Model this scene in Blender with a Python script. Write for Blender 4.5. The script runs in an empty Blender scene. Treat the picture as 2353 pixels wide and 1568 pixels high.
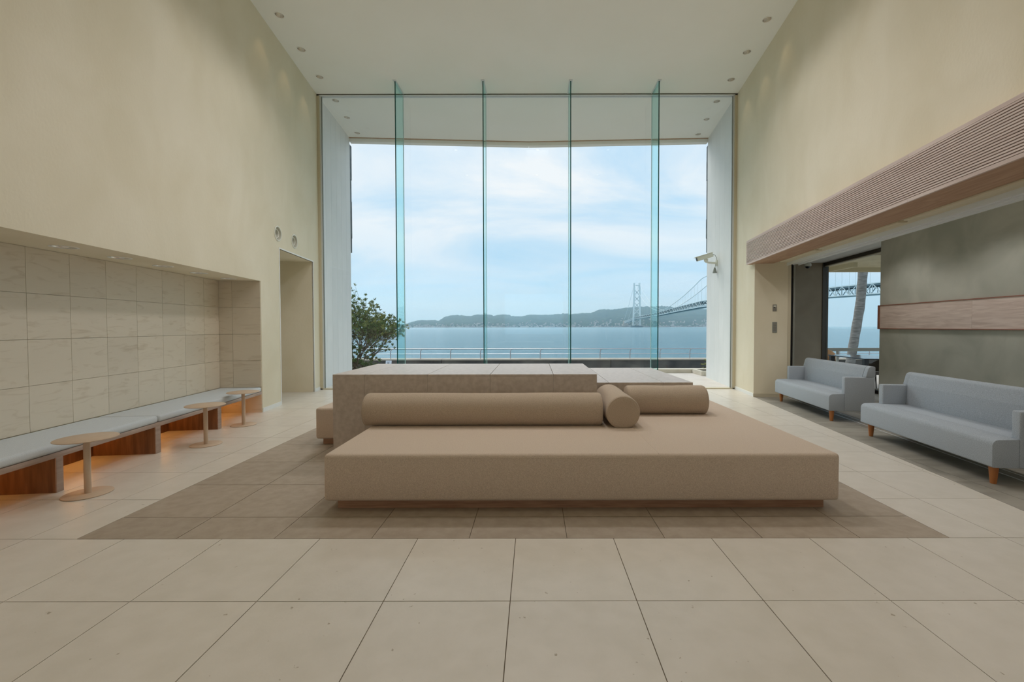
import bpy, bmesh, math, random
from mathutils import Vector, Matrix, noise
random.seed(7)
SC = bpy.context.scene
COL = SC.collection
PI = math.pi

# ------------------------------------------------------------------ camera
W_PX, H_PX, F_PX, CX, CY = 2353.0, 1568.0, 984.0, 1227.2, 774.1
PITCH, ROLL, CAM_H = 0.0231, -0.0016, 1.2984
cam_d = bpy.data.cameras.new('camera')
cam = bpy.data.objects.new('camera', cam_d)
COL.objects.link(cam)
cam_d.sensor_fit = 'HORIZONTAL'
cam_d.sensor_width = 36.0
cam_d.lens = F_PX / W_PX * 36.0
cam_d.shift_x = (W_PX / 2 - CX) / W_PX
cam_d.shift_y = (CY - H_PX / 2) / W_PX
cam_d.clip_start = 0.05
cam_d.clip_end = 30000.0
cam.matrix_world = (Matrix.Translation((0, 0, CAM_H)) @ Matrix.Rotation(PI / 2 - PITCH, 4, 'X')
                    @ Matrix.Rotation(ROLL, 4, 'Z'))
SC.camera = cam

# ------------------------------------------------------------------ world, sun, exposure
SKY_STRENGTH = 1.08
SUN_STRENGTH = 2.5
EXPOSURE = 0.0
FILL_W = 59.0          # each fill lamp added out of view under the high ceiling
RECESS_FILL_W = 31.0          # each fill lamp added out of view over the recess
world = bpy.data.worlds.new('sky')
SC.world = world
world.use_nodes = True
wn, wl = world.node_tree.nodes, world.node_tree.links
wn.clear()
w_tc = wn.new('ShaderNodeTexCoord')
w_sep = wn.new('ShaderNodeSeparateXYZ')
wl.new(w_tc.outputs['Generated'], w_sep.inputs[0])


def wmath(op, a, b=None):
    n = wn.new('ShaderNodeMath'); n.operation = op
    for i, v in enumerate((a, b)):
        if v is None:
            continue
        if isinstance(v, (int, float)):
            n.inputs[i].default_value = v
        else:
            wl.new(v, n.inputs[i])
    return n.outputs[0]


w_z = wmath('MAXIMUM', w_sep.outputs['Z'], 0.0)
w_den = wmath('ADD', w_z, 0.22)
w_cmb = wn.new('ShaderNodeCombineXYZ')
wl.new(wmath('DIVIDE', w_sep.outputs['X'], w_den), w_cmb.inputs[0])
wl.new(wmath('DIVIDE', w_sep.outputs['Y'], w_den), w_cmb.inputs[1])
w_map = wn.new('ShaderNodeMapping')
w_map.inputs['Scale'].default_value = (0.75, 1.25, 1)
w_map.inputs['Rotation'].default_value = (0, 0, 0.5)
w_map.inputs['Location'].default_value = (0.35, 0.9, 0)
wl.new(w_cmb.outputs[0], w_map.inputs[0])
w_no = wn.new('ShaderNodeTexNoise')
w_no.inputs['Scale'].default_value = 1.1
w_no.inputs['Detail'].default_value = 7
w_no.inputs['Roughness'].default_value = 0.55
w_no.inputs['Distortion'].default_value = 0.6
wl.new(w_map.outputs[0], w_no.inputs['Vector'])
w_cl = wn.new('ShaderNodeMapRange')
w_cl.inputs['From Min'].default_value = 0.36
w_cl.inputs['From Max'].default_value = 0.62
wl.new(w_no.outputs['Fac'], w_cl.inputs['Value'])
w_base = wn.new('ShaderNodeValToRGB')          # clear air from the horizon up
w_base.color_ramp.elements[0].position = 0.0
w_base.color_ramp.elements[0].color = (0.42, 0.70, 0.94, 1)
w_base.color_ramp.elements[1].position = 1.0
w_base.color_ramp.elements[1].color = (0.46, 0.68, 0.95, 1)
e = w_base.color_ramp.elements.new(0.12); e.color = (0.50, 0.74, 0.93, 1)
wl.new(w_z, w_base.inputs['Fac'])
w_amt = wn.new('ShaderNodeMapRange')            # thin veil of cloud, less of it right at the horizon
w_amt.inputs['From Min'].default_value = 0.02
w_amt.inputs['From Max'].default_value = 0.26
w_amt.inputs['To Min'].default_value = 0.05
w_amt.inputs['To Max'].default_value = 1.0
wl.new(w_z, w_amt.inputs['Value'])
w_mix = wn.new('ShaderNodeMixRGB')
w_mix.inputs['Color2'].default_value = (0.90, 0.925, 0.965, 1)
wl.new(wmath('MULTIPLY', w_cl.outputs[0], w_amt.outputs[0]), w_mix.inputs['Fac'])
wl.new(w_base.outputs['Color'], w_mix.inputs['Color1'])
w_bg = wn.new('ShaderNodeBackground')
w_bg.inputs['Strength'].default_value = SKY_STRENGTH
wl.new(w_mix.outputs[0], w_bg.inputs['Color'])
w_out = wn.new('ShaderNodeOutputWorld')
wl.new(w_bg.outputs[0], w_out.inputs['Surface'])

sun_d = bpy.data.lights.new('sun', 'SUN')
sun_d.energy = SUN_STRENGTH
sun_d.angle = math.radians(40)                   # veiled by thin cloud
sun_d.color = (1.0, 0.95, 0.88)
sun = bpy.data.objects.new('sun', sun_d)
COL.objects.link(sun)
sun.rotation_euler = Vector((0.30, -0.75, -1.0)).to_track_quat('-Z', 'Y').to_euler()

SC.view_settings.view_transform = 'Standard'
SC.view_settings.look = 'None'
SC.view_settings.gamma = 1.0
SC.view_settings.use_curve_mapping = False
SC.view_settings.exposure = EXPOSURE
SC.cycles.use_denoising = True
SC.cycles.use_adaptive_sampling = True
SC.cycles.adaptive_threshold = 0.03
SC.cycles.max_bounces = 10
SC.cycles.diffuse_bounces = 5
SC.cycles.glossy_bounces = 3
SC.cycles.transparent_max_bounces = 24
SC.cycles.volume_bounces = 1
SC.cycles.sample_clamp_indirect = 6.0


# ------------------------------------------------------------------ materials
def lin(c):
    return tuple((v / 255 / 12.92 if v / 255 <= 0.04045 else ((v / 255 + 0.055) / 1.055) ** 2.4) for v in c)


def mat(name, c, rough=0.7, c2=None, scale=6.0, detail=4.0, stretch=(1, 1, 1), rnd=0.0, bump=0.0, bscale=None,
        metal=0.0, spec=0.5, lo=0.35, hi=0.65, distortion=0.0, sheen=0.0, offset=False, speck=None):
    """Principled surface: two tones mixed by noise in object space, a brightness jitter per object, fine relief."""
    m = bpy.data.materials.new(name); m.use_nodes = True
    n, l = m.node_tree.nodes, m.node_tree.links
    b = n['Principled BSDF']
    b.inputs['Roughness'].default_value = rough
    b.inputs['Metallic'].default_value = metal
    b.inputs['Specular IOR Level'].default_value = spec
    if sheen:
        b.inputs['Sheen Weight'].default_value = sheen
    A = lin(c) + (1,); B = lin(c2 if c2 else c) + (1,)
    tc = n.new('ShaderNodeTexCoord'); mp = n.new('ShaderNodeMapping')
    mp.inputs['Scale'].default_value = stretch
    l.new(tc.outputs['Object'], mp.inputs[0])
    oi = n.new('ShaderNodeObjectInfo')
    vec = mp.outputs[0]
    if offset or rnd:
        vm = n.new('ShaderNodeVectorMath'); vm.operation = 'MULTIPLY_ADD'
        cb = n.new('ShaderNodeCombineXYZ')
        for k in range(3):
            l.new(oi.outputs['Random'], cb.inputs[k])
        l.new(cb.outputs[0], vm.inputs[0]); vm.inputs[1].default_value = (37.0, 53.0, 71.0)
        l.new(mp.outputs[0], vm.inputs[2]); vec = vm.outputs[0]
    no = n.new('ShaderNodeTexNoise')
    no.inputs['Scale'].default_value = scale; no.inputs['Detail'].default_value = detail
    no.inputs['Distortion'].default_value = distortion
    l.new(vec, no.inputs['Vector'])
    mr = n.new('ShaderNodeMapRange')
    mr.inputs['From Min'].default_value = lo; mr.inputs['From Max'].default_value = hi
    l.new(no.outputs['Fac'], mr.inputs['Value'])
    mx = n.new('ShaderNodeMixRGB'); mx.inputs[1].default_value = A; mx.inputs[2].default_value = B
    l.new(mr.outputs[0], mx.inputs[0])
    col = mx.outputs[0]
    if speck:
        n3 = n.new('ShaderNodeTexNoise'); n3.inputs['Scale'].default_value = 26; n3.inputs['Detail'].default_value = 4
        l.new(vec, n3.inputs['Vector'])
        m3 = n.new('ShaderNodeMapRange'); m3.inputs['From Min'].default_value = 0.715; m3.inputs['From Max'].default_value = 0.76
        l.new(n3.outputs['Fac'], m3.inputs['Value'])
        x3 = n.new('ShaderNodeMixRGB'); x3.inputs[2].default_value = lin(speck) + (1,)
        l.new(m3.outputs[0], x3.inputs[0]); l.new(col, x3.inputs[1]); col = x3.outputs[0]
    if rnd:
        hs = n.new('ShaderNodeHueSaturation')
        m2 = n.new('ShaderNodeMapRange'); m2.inputs['To Min'].default_value = 1 - rnd; m2.inputs['To Max'].default_value = 1 + rnd
        l.new(oi.outputs['Random'], m2.inputs['Value']); l.new(m2.outputs[0], hs.inputs['Value'])
        l.new(col, hs.inputs['Color']); col = hs.outputs[0]
    l.new(col, b.inputs['Base Color'])
    if bump:
        n2 = n.new('ShaderNodeTexNoise'); n2.inputs['Scale'].default_value = bscale or scale * 6; n2.inputs['Detail'].default_value = 3
        l.new(vec, n2.inputs['Vector'])
        bp = n.new('ShaderNodeBump'); bp.inputs['Strength'].default_value = bump; bp.inputs['Distance'].default_value = 0.01
        l.new(n2.outputs['Fac'], bp.inputs['Height']); l.new(bp.outputs[0], b.inputs['Normal'])
    return m


def emat(name, c, strength):
    m = bpy.data.materials.new(name); m.use_nodes = True
    b = m.node_tree.nodes['Principled BSDF']
    b.inputs['Base Color'].default_value = c + (1,)
    b.inputs['Emission Color'].default_value = c + (1,)
    b.inputs['Emission Strength'].default_value = strength
    return m


def glass_mat(name, tint, r0=0.025):
    """Clear sheet glass: tinted transparency with Fresnel mirror reflection."""
    m = bpy.data.materials.new(name); m.use_nodes = True
    n, l = m.node_tree.nodes, m.node_tree.links
    n.clear()
    o = n.new('ShaderNodeOutputMaterial'); mx = n.new('ShaderNodeMixShader')
    tr = n.new('ShaderNodeBsdfTransparent'); gl = n.new('ShaderNodeBsdfGlossy')
    tr.inputs['Color'].default_value = tint + (1,)
    gl.inputs['Roughness'].default_value = 0.0; gl.inputs['Color'].default_value = (0.9, 1, 0.97, 1)
    # Schlick reflectance, the same from both faces of the sheet
    ge = n.new('ShaderNodeNewGeometry'); dt = n.new('ShaderNodeVectorMath'); dt.operation = 'DOT_PRODUCT'
    l.new(ge.outputs['Normal'], dt.inputs[0]); l.new(ge.outputs['Incoming'], dt.inputs[1])
    def mth(op, a, b=0.0):
        k = n.new('ShaderNodeMath'); k.operation = op
        for i, v in enumerate((a, b)):
            if isinstance(v, (int, float)): k.inputs[i].default_value = v
            else: l.new(v, k.inputs[i])
        return k.outputs[0]
    c1 = mth('SUBTRACT', 1.0, mth('ABSOLUTE', dt.outputs['Value']))
    fac = mth('MULTIPLY_ADD', mth('POWER', c1, 5.0), 0.5)
    fac.node.inputs[2].default_value = r0
    l.new(fac, mx.inputs[0]); l.new(tr.outputs[0], mx.inputs[1]); l.new(gl.outputs[0], mx.inputs[2])
    l.new(mx.outputs[0], o.inputs['Surface'])
    return m


def sheen_fabric(name, c, c2, scale=260, bump=0.35, rough=0.95):
    return mat(name, c, rough, c2, scale=scale, detail=2, lo=0.3, hi=0.7, bump=bump, bscale=scale * 1.3, spec=0.15, sheen=0.15)


M = {}
M['plaster'] = mat('cream_plaster', (232, 223, 200), 0.85, (224, 214, 188), scale=1.6, detail=6, stretch=(1, 1, 0.6), bump=0.12, bscale=40, distortion=0.4)
M['ceiling'] = mat('ceiling_paint', (243, 243, 238), 0.9, (241, 241, 235), scale=1.2)
M['white_paint'] = mat('white_paint', (238, 238, 234), 0.7, (234, 234, 229), scale=2.0)
M['ext_panel'] = mat('white_exterior_panel', (232, 232, 230), 0.6, (226, 227, 225), scale=1.5, rnd=0.012)
M['tile'] = mat('limestone_tile', (218, 211, 199), 0.33, (212, 205, 192), scale=8, detail=8, rnd=0.022, bump=0.05, bscale=60, spec=0.4, speck=(168, 156, 136))
M['inlay'] = mat('dark_limestone', (173, 160, 143), 0.5, (163, 149, 131), scale=14, detail=8, rnd=0.03, bump=0.06, bscale=70, spec=0.35)
M['grey_tile'] = mat('grey_stone', (160, 154, 142), 0.55, (138, 133, 122), scale=4, detail=8, stretch=(0.5, 1.6, 1), rnd=0.03, bump=0.05, bscale=60, spec=0.4)
M['grout'] = mat('grout', (120, 108, 90), 0.9)
M['grout_dark'] = mat('grout_dark', (92, 84, 72), 0.9)
M['niche_tile'] = mat('veined_stone_tile', (220, 209, 189), 0.5, (197, 182, 157), scale=2.6, detail=10, stretch=(1, 1.3, 6), lo=0.54, hi=0.82, rnd=0.035, distortion=1.4, spec=0.4)
M['stone'] = mat('brown_limestone', (208, 196, 184), 0.36, (192, 179, 166), scale=22, detail=9, bump=0.06, bscale=90, rnd=0.015, spec=0.35)
M['fabric'] = sheen_fabric('sand_wool', (226, 209, 190), (196, 176, 156))
M['bolster'] = sheen_fabric('tan_weave', (206, 188, 166), (178, 160, 140), scale=220)
M['bench_fabric'] = sheen_fabric('pale_blue_grey_wool', (218, 223, 224), (198, 205, 208))
M['sofa_fabric'] = sheen_fabric('grey_wool', (186, 194, 201), (152, 160, 168), scale=200)
M['plinth'] = mat('walnut_plinth', (190, 148, 118), 0.55, (168, 126, 98), scale=9, stretch=(0.6, 8, 8))
M['bench_wood'] = mat('walnut_board', (138, 98, 68), 0.5, (102, 70, 48), scale=6, detail=6, stretch=(5, 5, 0.5), lo=0.3, hi=0.7, offset=True)
M['edge_wood'] = mat('pale_ash_edge', (180, 158, 142), 0.6, (160, 138, 122), scale=7, stretch=(6, 0.4, 6), lo=0.3, hi=0.7)
M['slat_wood'] = mat('pale_oak_slat', (216, 199, 190), 0.65, (198, 178, 168), scale=5, stretch=(6, 0.35, 6), lo=0.3, hi=0.7, rnd=0.03)
M['slat_back'] = mat('slat_dark_board', (70, 52, 42), 0.8)  # dark brown board behind the slats
M['soffit_wood'] = mat('oak_soffit', (184, 150, 122), 0.6, (162, 128, 102), scale=6, stretch=(5, 0.4, 5), lo=0.3, hi=0.7, offset=True)
M['band_wood'] = mat('limed_oak_band', (234, 216, 205), 0.6, (208, 186, 174), scale=3, detail=8, stretch=(1, 0.55, 7), lo=0.35, hi=0.7, distortion=1.6, offset=True)
M['band_frame'] = mat('red_oak_edge', (160, 108, 88), 0.6, (142, 92, 74), scale=8)
M['table_metal'] = mat('beige_powder_coat', (206, 182, 156), 0.5, (202, 178, 152), scale=30)
M['leg_wood'] = mat('beech_leg', (196, 128, 72), 0.45, (176, 108, 58), scale=6, stretch=(6, 6, 0.6), offset=True)
M['grey_plaster'] = mat('grey_green_plaster', (196, 196, 184), 0.8, (170, 172, 160), scale=1.7, detail=6, lo=0.3, hi=0.72, distortion=0.8, bump=0.05, bscale=30)
M['dark_panel'] = mat('dark_brown_plaster', (168, 153, 130), 0.8, (154, 139, 117), scale=1.5, detail=5, distortion=0.5)
M['dark_frame'] = mat('bronze_frame', (74, 66, 54), 0.45, metal=0.3)
M['black_gap'] = mat('black_gasket', (14, 12, 10), 0.8)
M['alu'] = mat('aluminium', (222, 224, 224), 0.4, metal=0.25)
M['steel'] = mat('stainless_steel', (190, 192, 196), 0.3, metal=0.9)
M['chrome'] = mat('polished_reflector', (235, 233, 228), 0.25, metal=0.9)
M['cream_metal'] = mat('cream_metal', (206, 196, 170), 0.6)
M['glass'] = glass_mat('clear_glass', (0.965, 0.985, 0.985))
M['fin_glass'] = glass_mat('green_glass', (0.80, 0.96, 0.96))
M['glass_edge'] = mat('glass_edge', (10, 66, 62), 0.15, (16, 84, 78), scale=2)
M['lamp_warm'] = emat('warm_lamp', (1.0, 0.78, 0.55), 3.0)
M['lamp_warm'].cycles.emission_sampling = 'NONE'     # seen as lit lamps; the beams carry the light
M['lamp_off'] = mat('frosted_lamp', (230, 226, 214), 0.4)
M['led'] = emat('amber_led', (1.0, 0.47, 0.12), 15.0)
M['plastic'] = mat('ivory_plastic', (222, 220, 206), 0.5)
M['grey_plastic'] = mat('grey_plastic', (136, 138, 130), 0.45)
M['steel_plate'] = mat('steel_plate', (150, 146, 136), 0.4, metal=0.5)
M['black'] = mat('black_satin', (16, 17, 20), 0.35)
M['terrace'] = mat('pale_terrace', (204, 196, 188), 0.8, (197, 188, 179), scale=3)
M['kerb'] = mat('cream_kerb', (214, 206, 190), 0.8, (204, 195, 178), scale=4)
M['concrete'] = mat('weathered_concrete', (112, 106, 98), 0.9, (70, 68, 66), scale=0.7, detail=9, lo=0.35, hi=0.6, rnd=0.12, bump=0.4, bscale=5)
M['cap'] = mat('concrete_cap', (190, 178, 160), 0.85, (170, 160, 146), scale=1)
M['ground'] = mat('asphalt_ground', (122, 118, 110), 0.9, (108, 104, 98), scale=0.3)
M['soil'] = mat('planting_soil', (92, 80, 62), 0.95, (66, 60, 46), scale=5)
M['bark'] = mat('twig_bark', (116, 102, 86), 0.9, (88, 78, 66), scale=12)
M['leaf'] = mat('evergreen_leaf', (122, 142, 84), 0.55, (88, 110, 66), scale=3, detail=5, spec=0.4)
M['leaf2'] = mat('young_leaf', (158, 162, 92), 0.55, (126, 134, 76), scale=4)
M['palm_trunk'] = mat('palm_trunk', (150, 146, 140), 0.9, (116, 112, 106), scale=4, detail=6, stretch=(1, 1, 5), bump=0.5, bscale=10)
M['forest'] = mat('wooded_slope', (58, 74, 54), 1.0, (34, 48, 38), scale=0.012, detail=9, lo=0.35, hi=0.65, spec=0.0)
M['town'] = mat('town_wall', (196, 192, 186), 0.9, (150, 144, 140), scale=0.01, spec=0.0)
M['bridge'] = mat('bridge_paint', (214, 224, 224), 0.7, spec=0.1)
M['bridge_dark'] = mat('bridge_deck', (112, 128, 134), 0.8, spec=0.1)
M['slate'] = mat('slate_cladding', (96, 108, 112), 0.7, (62, 70, 76), scale=6)
M['sign'] = mat('sign_white', (236, 238, 242), 0.5)
M['sign_ink'] = mat('sign_ink', (120, 134, 160), 0.6)
M['eave'] = mat('beige_eave', (206, 194, 160), 0.8, (198, 185, 150), scale=2)
M['tan_wood'] = mat('tan_ply', (206, 158, 112), 0.5, (190, 142, 98), scale=6)
M['brown_leather'] = mat('dark_brown_shell', (70, 56, 46), 0.5, (58, 46, 38), scale=8)
M['table_black'] = mat('black_glass_top', (18, 22, 30), 0.08, spec=0.6)

# sea: dark water with wind ripples that mirror the sky
m = bpy.data.materials.new('sea_water'); m.use_nodes = True
n_, l_ = m.node_tree.nodes, m.node_tree.links
b_ = n_['Principled BSDF']
b_.inputs['Base Color'].default_value = (0.22, 0.43, 0.52, 1)
b_.inputs['Roughness'].default_value = 0.12
b_.inputs['IOR'].default_value = 1.33
tc_ = n_.new('ShaderNodeTexCoord'); mp_ = n_.new('ShaderNodeMapping')
mp_.inputs['Scale'].default_value = (0.055, 0.075, 1)
l_.new(tc_.outputs['Object'], mp_.inputs[0])
na = n_.new('ShaderNodeTexNoise'); na.inputs['Scale'].default_value = 1.0; na.inputs['Detail'].default_value = 9; na.inputs['Roughness'].default_value = 0.72
l_.new(mp_.outputs[0], na.inputs['Vector'])
bp_ = n_.new('ShaderNodeBump'); bp_.inputs['Strength'].default_value = 1.0; bp_.inputs['Distance'].default_value = 6.0
l_.new(na.outputs['Fac'], bp_.inputs['Height']); l_.new(bp_.outputs[0], b_.inputs['Normal'])
M['sea'] = m


# ------------------------------------------------------------------ mesh helpers
def mesh_from(name, v, f):
    me = bpy.data.meshes.new(name); me.from_pydata(v, [], f); me.update(); return me


def bm_box(bm, x0, x1, y0, y1, z0, z1):
    v = [bm.verts.new(p) for p in ((x0, y0, z0), (x1, y0, z0), (x1, y1, z0), (x0, y1, z0), (x0, y0, z1), (x1, y0, z1), (x1, y1, z1), (x0, y1, z1))]
    for q in ((0, 3, 2, 1), (4, 5, 6, 7), (0, 1, 5, 4), (1, 2, 6, 5), (2, 3, 7, 6), (3, 0, 4, 7)):
        bm.faces.new([v[i] for i in q])


def bm_prism(bm, poly, z0, z1):
    """poly: CCW list of (x,y)."""
    a = [bm.verts.new((x, y, z0)) for x, y in poly]; b = [bm.verts.new((x, y, z1)) for x, y in poly]
    k = len(poly)
    bm.faces.new(a[::-1]); bm.faces.new(b)
    for i in range(k):
        j = (i + 1) % k
        bm.faces.new((a[i], a[j], b[j], b[i]))


def bm_extrude_y(bm, prof, y0, y1):
    """profile of (x,z) points (CCW seen from -y) swept along y."""
    a = [bm.verts.new((x, y0, z)) for x, z in prof]; b = [bm.verts.new((x, y1, z)) for x, z in prof]
    k = len(prof)
    bm.faces.new(a); bm.faces.new(b[::-1])
    for i in range(k):
        j = (i + 1) % k
        bm.faces.new((a[j], a[i], b[i], b[j]))


def bm_tube(bm, pts, rad, seg=8, cap=True):
    pts = [Vector(p) for p in pts]
    if not isinstance(rad, (list, tuple)):
        rad = [rad] * len(pts)
    rings = []; up = None
    for i, p in enumerate(pts):
        d = (pts[min(i + 1, len(pts) - 1)] - pts[max(i - 1, 0)])
        if d.length < 1e-9:
            d = Vector((0, 0, 1))
        d.normalize()
        if up is None:
            up = Vector((1, 0, 0)) if abs(d.x) < 0.8 else Vector((0, 1, 0))
        u = (up - d * up.dot(d)).normalized(); w = d.cross(u); up = u
        rings.append([bm.verts.new(p + (u * math.cos(2 * PI * k / seg) + w * math.sin(2 * PI * k / seg)) * rad[i]) for k in range(seg)])
    for a, b in zip(rings, rings[1:]):
        for k in range(seg):
            bm.faces.new((a[k], a[(k + 1) % seg], b[(k + 1) % seg], b[k]))
    if cap:
        bm.faces.new(rings[0][::-1]); bm.faces.new(rings[-1])


def bm_lathe(bm, prof, seg=32, center=(0, 0, 0), close=True):
    """profile of (r,z), revolved about z."""
    cx, cy, cz = center
    rings = []
    for r, z in prof:
        if r < 1e-6:
            rings.append([bm.verts.new((cx, cy, cz + z))])
        else:
            rings.append([bm.verts.new((cx + r * math.cos(2 * PI * k / seg), cy + r * math.sin(2 * PI * k / seg), cz + z)) for k in range(seg)])
    for a, b in zip(rings, rings[1:]):
        for k in range(seg):
            j = (k + 1) % seg
            if len(a) == 1 and len(b) == 1:
                continue
            if len(a) == 1:
                bm.faces.new((a[0], b[j], b[k]))
            elif len(b) == 1:
                bm.faces.new((a[k], a[j], b[0]))
            else:
                bm.faces.new((a[k], a[j], b[j], b[k]))


def finish(bm, name, bevel=0.0, seg=2, smooth=False, ang=35):
    if bevel:
        bmesh.ops.recalc_face_normals(bm, faces=bm.faces); bm.normal_update()
        es = [e for e in bm.edges if len(e.link_faces) == 2 and e.calc_face_angle(0) > math.radians(20)]
        bmesh.ops.bevel(bm, geom=es, offset=bevel, segments=seg, profile=0.5, affect='EDGES', clamp_overlap=True)
    bmesh.ops.recalc_face_normals(bm, faces=bm.faces)
    me = bpy.data.meshes.new(name); bm.to_mesh(me); bm.free()
    if smooth:
        for p in me.polygons:
            p.use_smooth = True
        try:
            me.set_sharp_from_angle(angle=math.radians(ang))
        except Exception:
            pass
    return me


def obj(name, me, m=None, parent=None, loc=(0, 0, 0), rot=(0, 0, 0)):
    o = bpy.data.objects.new(name, me); COL.objects.link(o)
    if m is not None and me is not None and len(me.materials) == 0:
        me.materials.append(M[m])
    if parent:
        o.parent = parent
    o.location = loc; o.rotation_euler = rot
    return o


def bx(name, dims, m, parent=None, bevel=0.0, seg=2, loc=(0, 0, 0), rot=(0, 0, 0)):
    bm = bmesh.new(); bm_box(bm, *dims)
    return obj(name, finish(bm, name, bevel, seg, smooth=bevel > 0), m, parent, loc, rot)


def empty(name, loc=(0, 0, 0), rot=(0, 0, 0)):
    o = bpy.data.objects.new(name, None); COL.objects.link(o); o.location = loc; o.rotation_euler = rot
    o.empty_display_size = 0.1
    return o


def tag(o, label, cat, group=None, kind=None):
    o['label'] = label; o['category'] = cat
    if group: o['group'] = group
    if kind: o['kind'] = kind
    return o


def cut(o, cutters):
    """subtract closed cutter meshes (given as bmesh builders) from o."""
    bm = bmesh.new()
    for fn in cutters:
        fn(bm)
    bmesh.ops.recalc_face_normals(bm, faces=bm.faces)
    me = bpy.data.meshes.new('cutter'); bm.to_mesh(me); bm.free()
    c = bpy.data.objects.new('cutter', me); COL.objects.link(c); c.matrix_world = o.matrix_basis.copy()
    md = o.modifiers.new('b', 'BOOLEAN'); md.operation = 'DIFFERENCE'; md.object = c; md.solver = 'EXACT'
    bpy.context.view_layer.update()
    dg = bpy.context.evaluated_depsgraph_get()
    nm = bpy.data.meshes.new_from_object(o.evaluated_get(dg))
    o.modifiers.clear()
    mats = list(o.data.materials); o.data = nm
    nm.materials.clear()
    for x in mats: nm.materials.append(x)
    bpy.data.objects.remove(c); bpy.data.meshes.remove(me)


def copy_tree(o, parent=None):
    c = o.copy(); COL.objects.link(c); c.parent = parent
    for ch in [k for k in o.children]:
        copy_tree(ch, c)
    return c


# wall frames: left wall local x = into the room, y = along the wall; right wall local x = away from the room
TL = math.atan(0.1262); AL = (-3.327, 0, 0); RL = (0, 0, TL)
TR = -math.atan(0.126); AR = (3.06, 0, 0); RR = (0, 0, TR)
cL, sL = math.cos(TL), math.sin(TL)
cR, sR = math.cos(TR), math.sin(TR)
def LW(s, t): return (AL[0] - cL * t - sL * s, -sL * t + cL * s)
def RW(s, t): return (AR[0] + cR * t - sR * s, sR * t + cR * s)
WIN_Y = 8.93
CEIL = 6.07
ROOM_Y0 = -7.0


def line_x(A, T, y):                # x of a wall's face at a given y
    return A[0] - math.tan(T) * y


XL_WIN, XR_WIN = line_x(AL, TL, WIN_Y), line_x(AR, TR, WIN_Y)

# ------------------------------------------------------------------ floor with its tiles
JOINT = 0.0022


def clip(poly, a, b, c):            # keep a*x+b*y<=c
    out = []
    for i in range(len(poly)):
        p, q = poly[i], poly[(i + 1) % len(poly)]
        dp, dq = a * p[0] + b * p[1] - c, a * q[0] + b * q[1] - c
        if dp <= 0: out.append(p)
        if (dp < 0 < dq) or (dq < 0 < dp):
            u = dp / (dp - dq); out.append((p[0] + u * (q[0] - p[0]), p[1] + u * (q[1] - p[1])))
    return out


def area(p):
    return 0.5 * sum(p[i][0] * p[(i + 1) % len(p)][1] - p[(i + 1) % len(p)][0] * p[i][1] for i in range(len(p)))


def inset(p, d):
    n = len(p); out = []
    for i in range(n):
        a, b, c = Vector(p[i - 1]), Vector(p[i]), Vector(p[(i + 1) % n])
        e1, e2 = (b - a), (c - b)
        if e1.length < 1e-6 or e2.length < 1e-6: continue
        e1.normalize(); e2.normalize()
        n1, n2 = Vector((-e1.y, e1.x)), Vector((-e2.y, e2.x))
        k = n1 + n2
        if k.length < 1e-6: k = n1; s = 1
        else: s = 1 / max(0.3, (1 + n1.dot(n2)))
        out.append(tuple(b + k * (d * s)))
    return out


fl = empty('floor'); tag(fl, 'pale limestone lobby floor with a darker inlaid rectangle', 'floor', kind='structure')
bm = bmesh.new()
bm_prism(bm, [(-9, ROOM_Y0), (8, ROOM_Y0), (8, WIN_Y), (-9, WIN_Y)], -0.25, -0.004)
obj('bed', finish(bm, 'bed'), 'grout', fl)
bm = bmesh.new(); bm_prism(bm, [RW(7.9, 0.5), RW(7.9, 2.5), RW(10.5, 2.5), RW(10.5, 0.5)], -0.25, -0.0045)
obj('bed', finish(bm, 'bed'), 'grout_dark', fl)
RUG = (-2.81, 2.548, 2.598, 6.90)
_cache = {}


def add_tile(poly, name, m, z=0.0, parent=fl):
    if len(poly) < 3 or abs(area(poly)) < 0.003: return
    q = inset(poly, JOINT)
    if len(q) < 3 or area(q) < 0.001: return
    cx = sum(p[0] for p in q) / len(q); cy = sum(p[1] for p in q) / len(q)
    key = (m, tuple((round(p[0] - cx, 3), round(p[1] - cy, 3)) for p in q))
    if key not in _cache:
        bm = bmesh.new(); bm_prism(bm, [(p[0] - cx, p[1] - cy) for p in q], -0.012, 0.0)
        _cache[key] = finish(bm, name)
    obj(name, _cache[key], m, parent, (cx, cy, z + random.uniform(-0.0004, 0.0002)))


def left_clip(p): return clip(p, -cL, -sL, -cL * AL[0] - 0.0)
def right_clip(p): return clip(p, cR, sR, cR * AR[0] + 0.0)


def light_pieces(x0, x1, y0, y1):
    sq = [(x0, y0), (x1, y0), (x1, y1), (x0, y1)]
    xl, xr, ya, yb = RUG
    if x1 <= xl or x0 >= xr or y1 <= ya + 1e-6 or y0 >= yb: ps = [sq]
    else:
        ps = [clip(sq, 1, 0, xl), clip(sq, -1, 0, -xr)]
        mid = clip(clip(sq, 1, 0, xr), -1, 0, -xl)
        ps += [clip(mid, 0, 1, ya), clip(mid, 0, -1, -yb)]
    out = []
    for p in ps:
        if len(p) < 3: continue
        p = right_clip(p)
        if len(p) >= 3: out.append(p)
    return out


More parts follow.
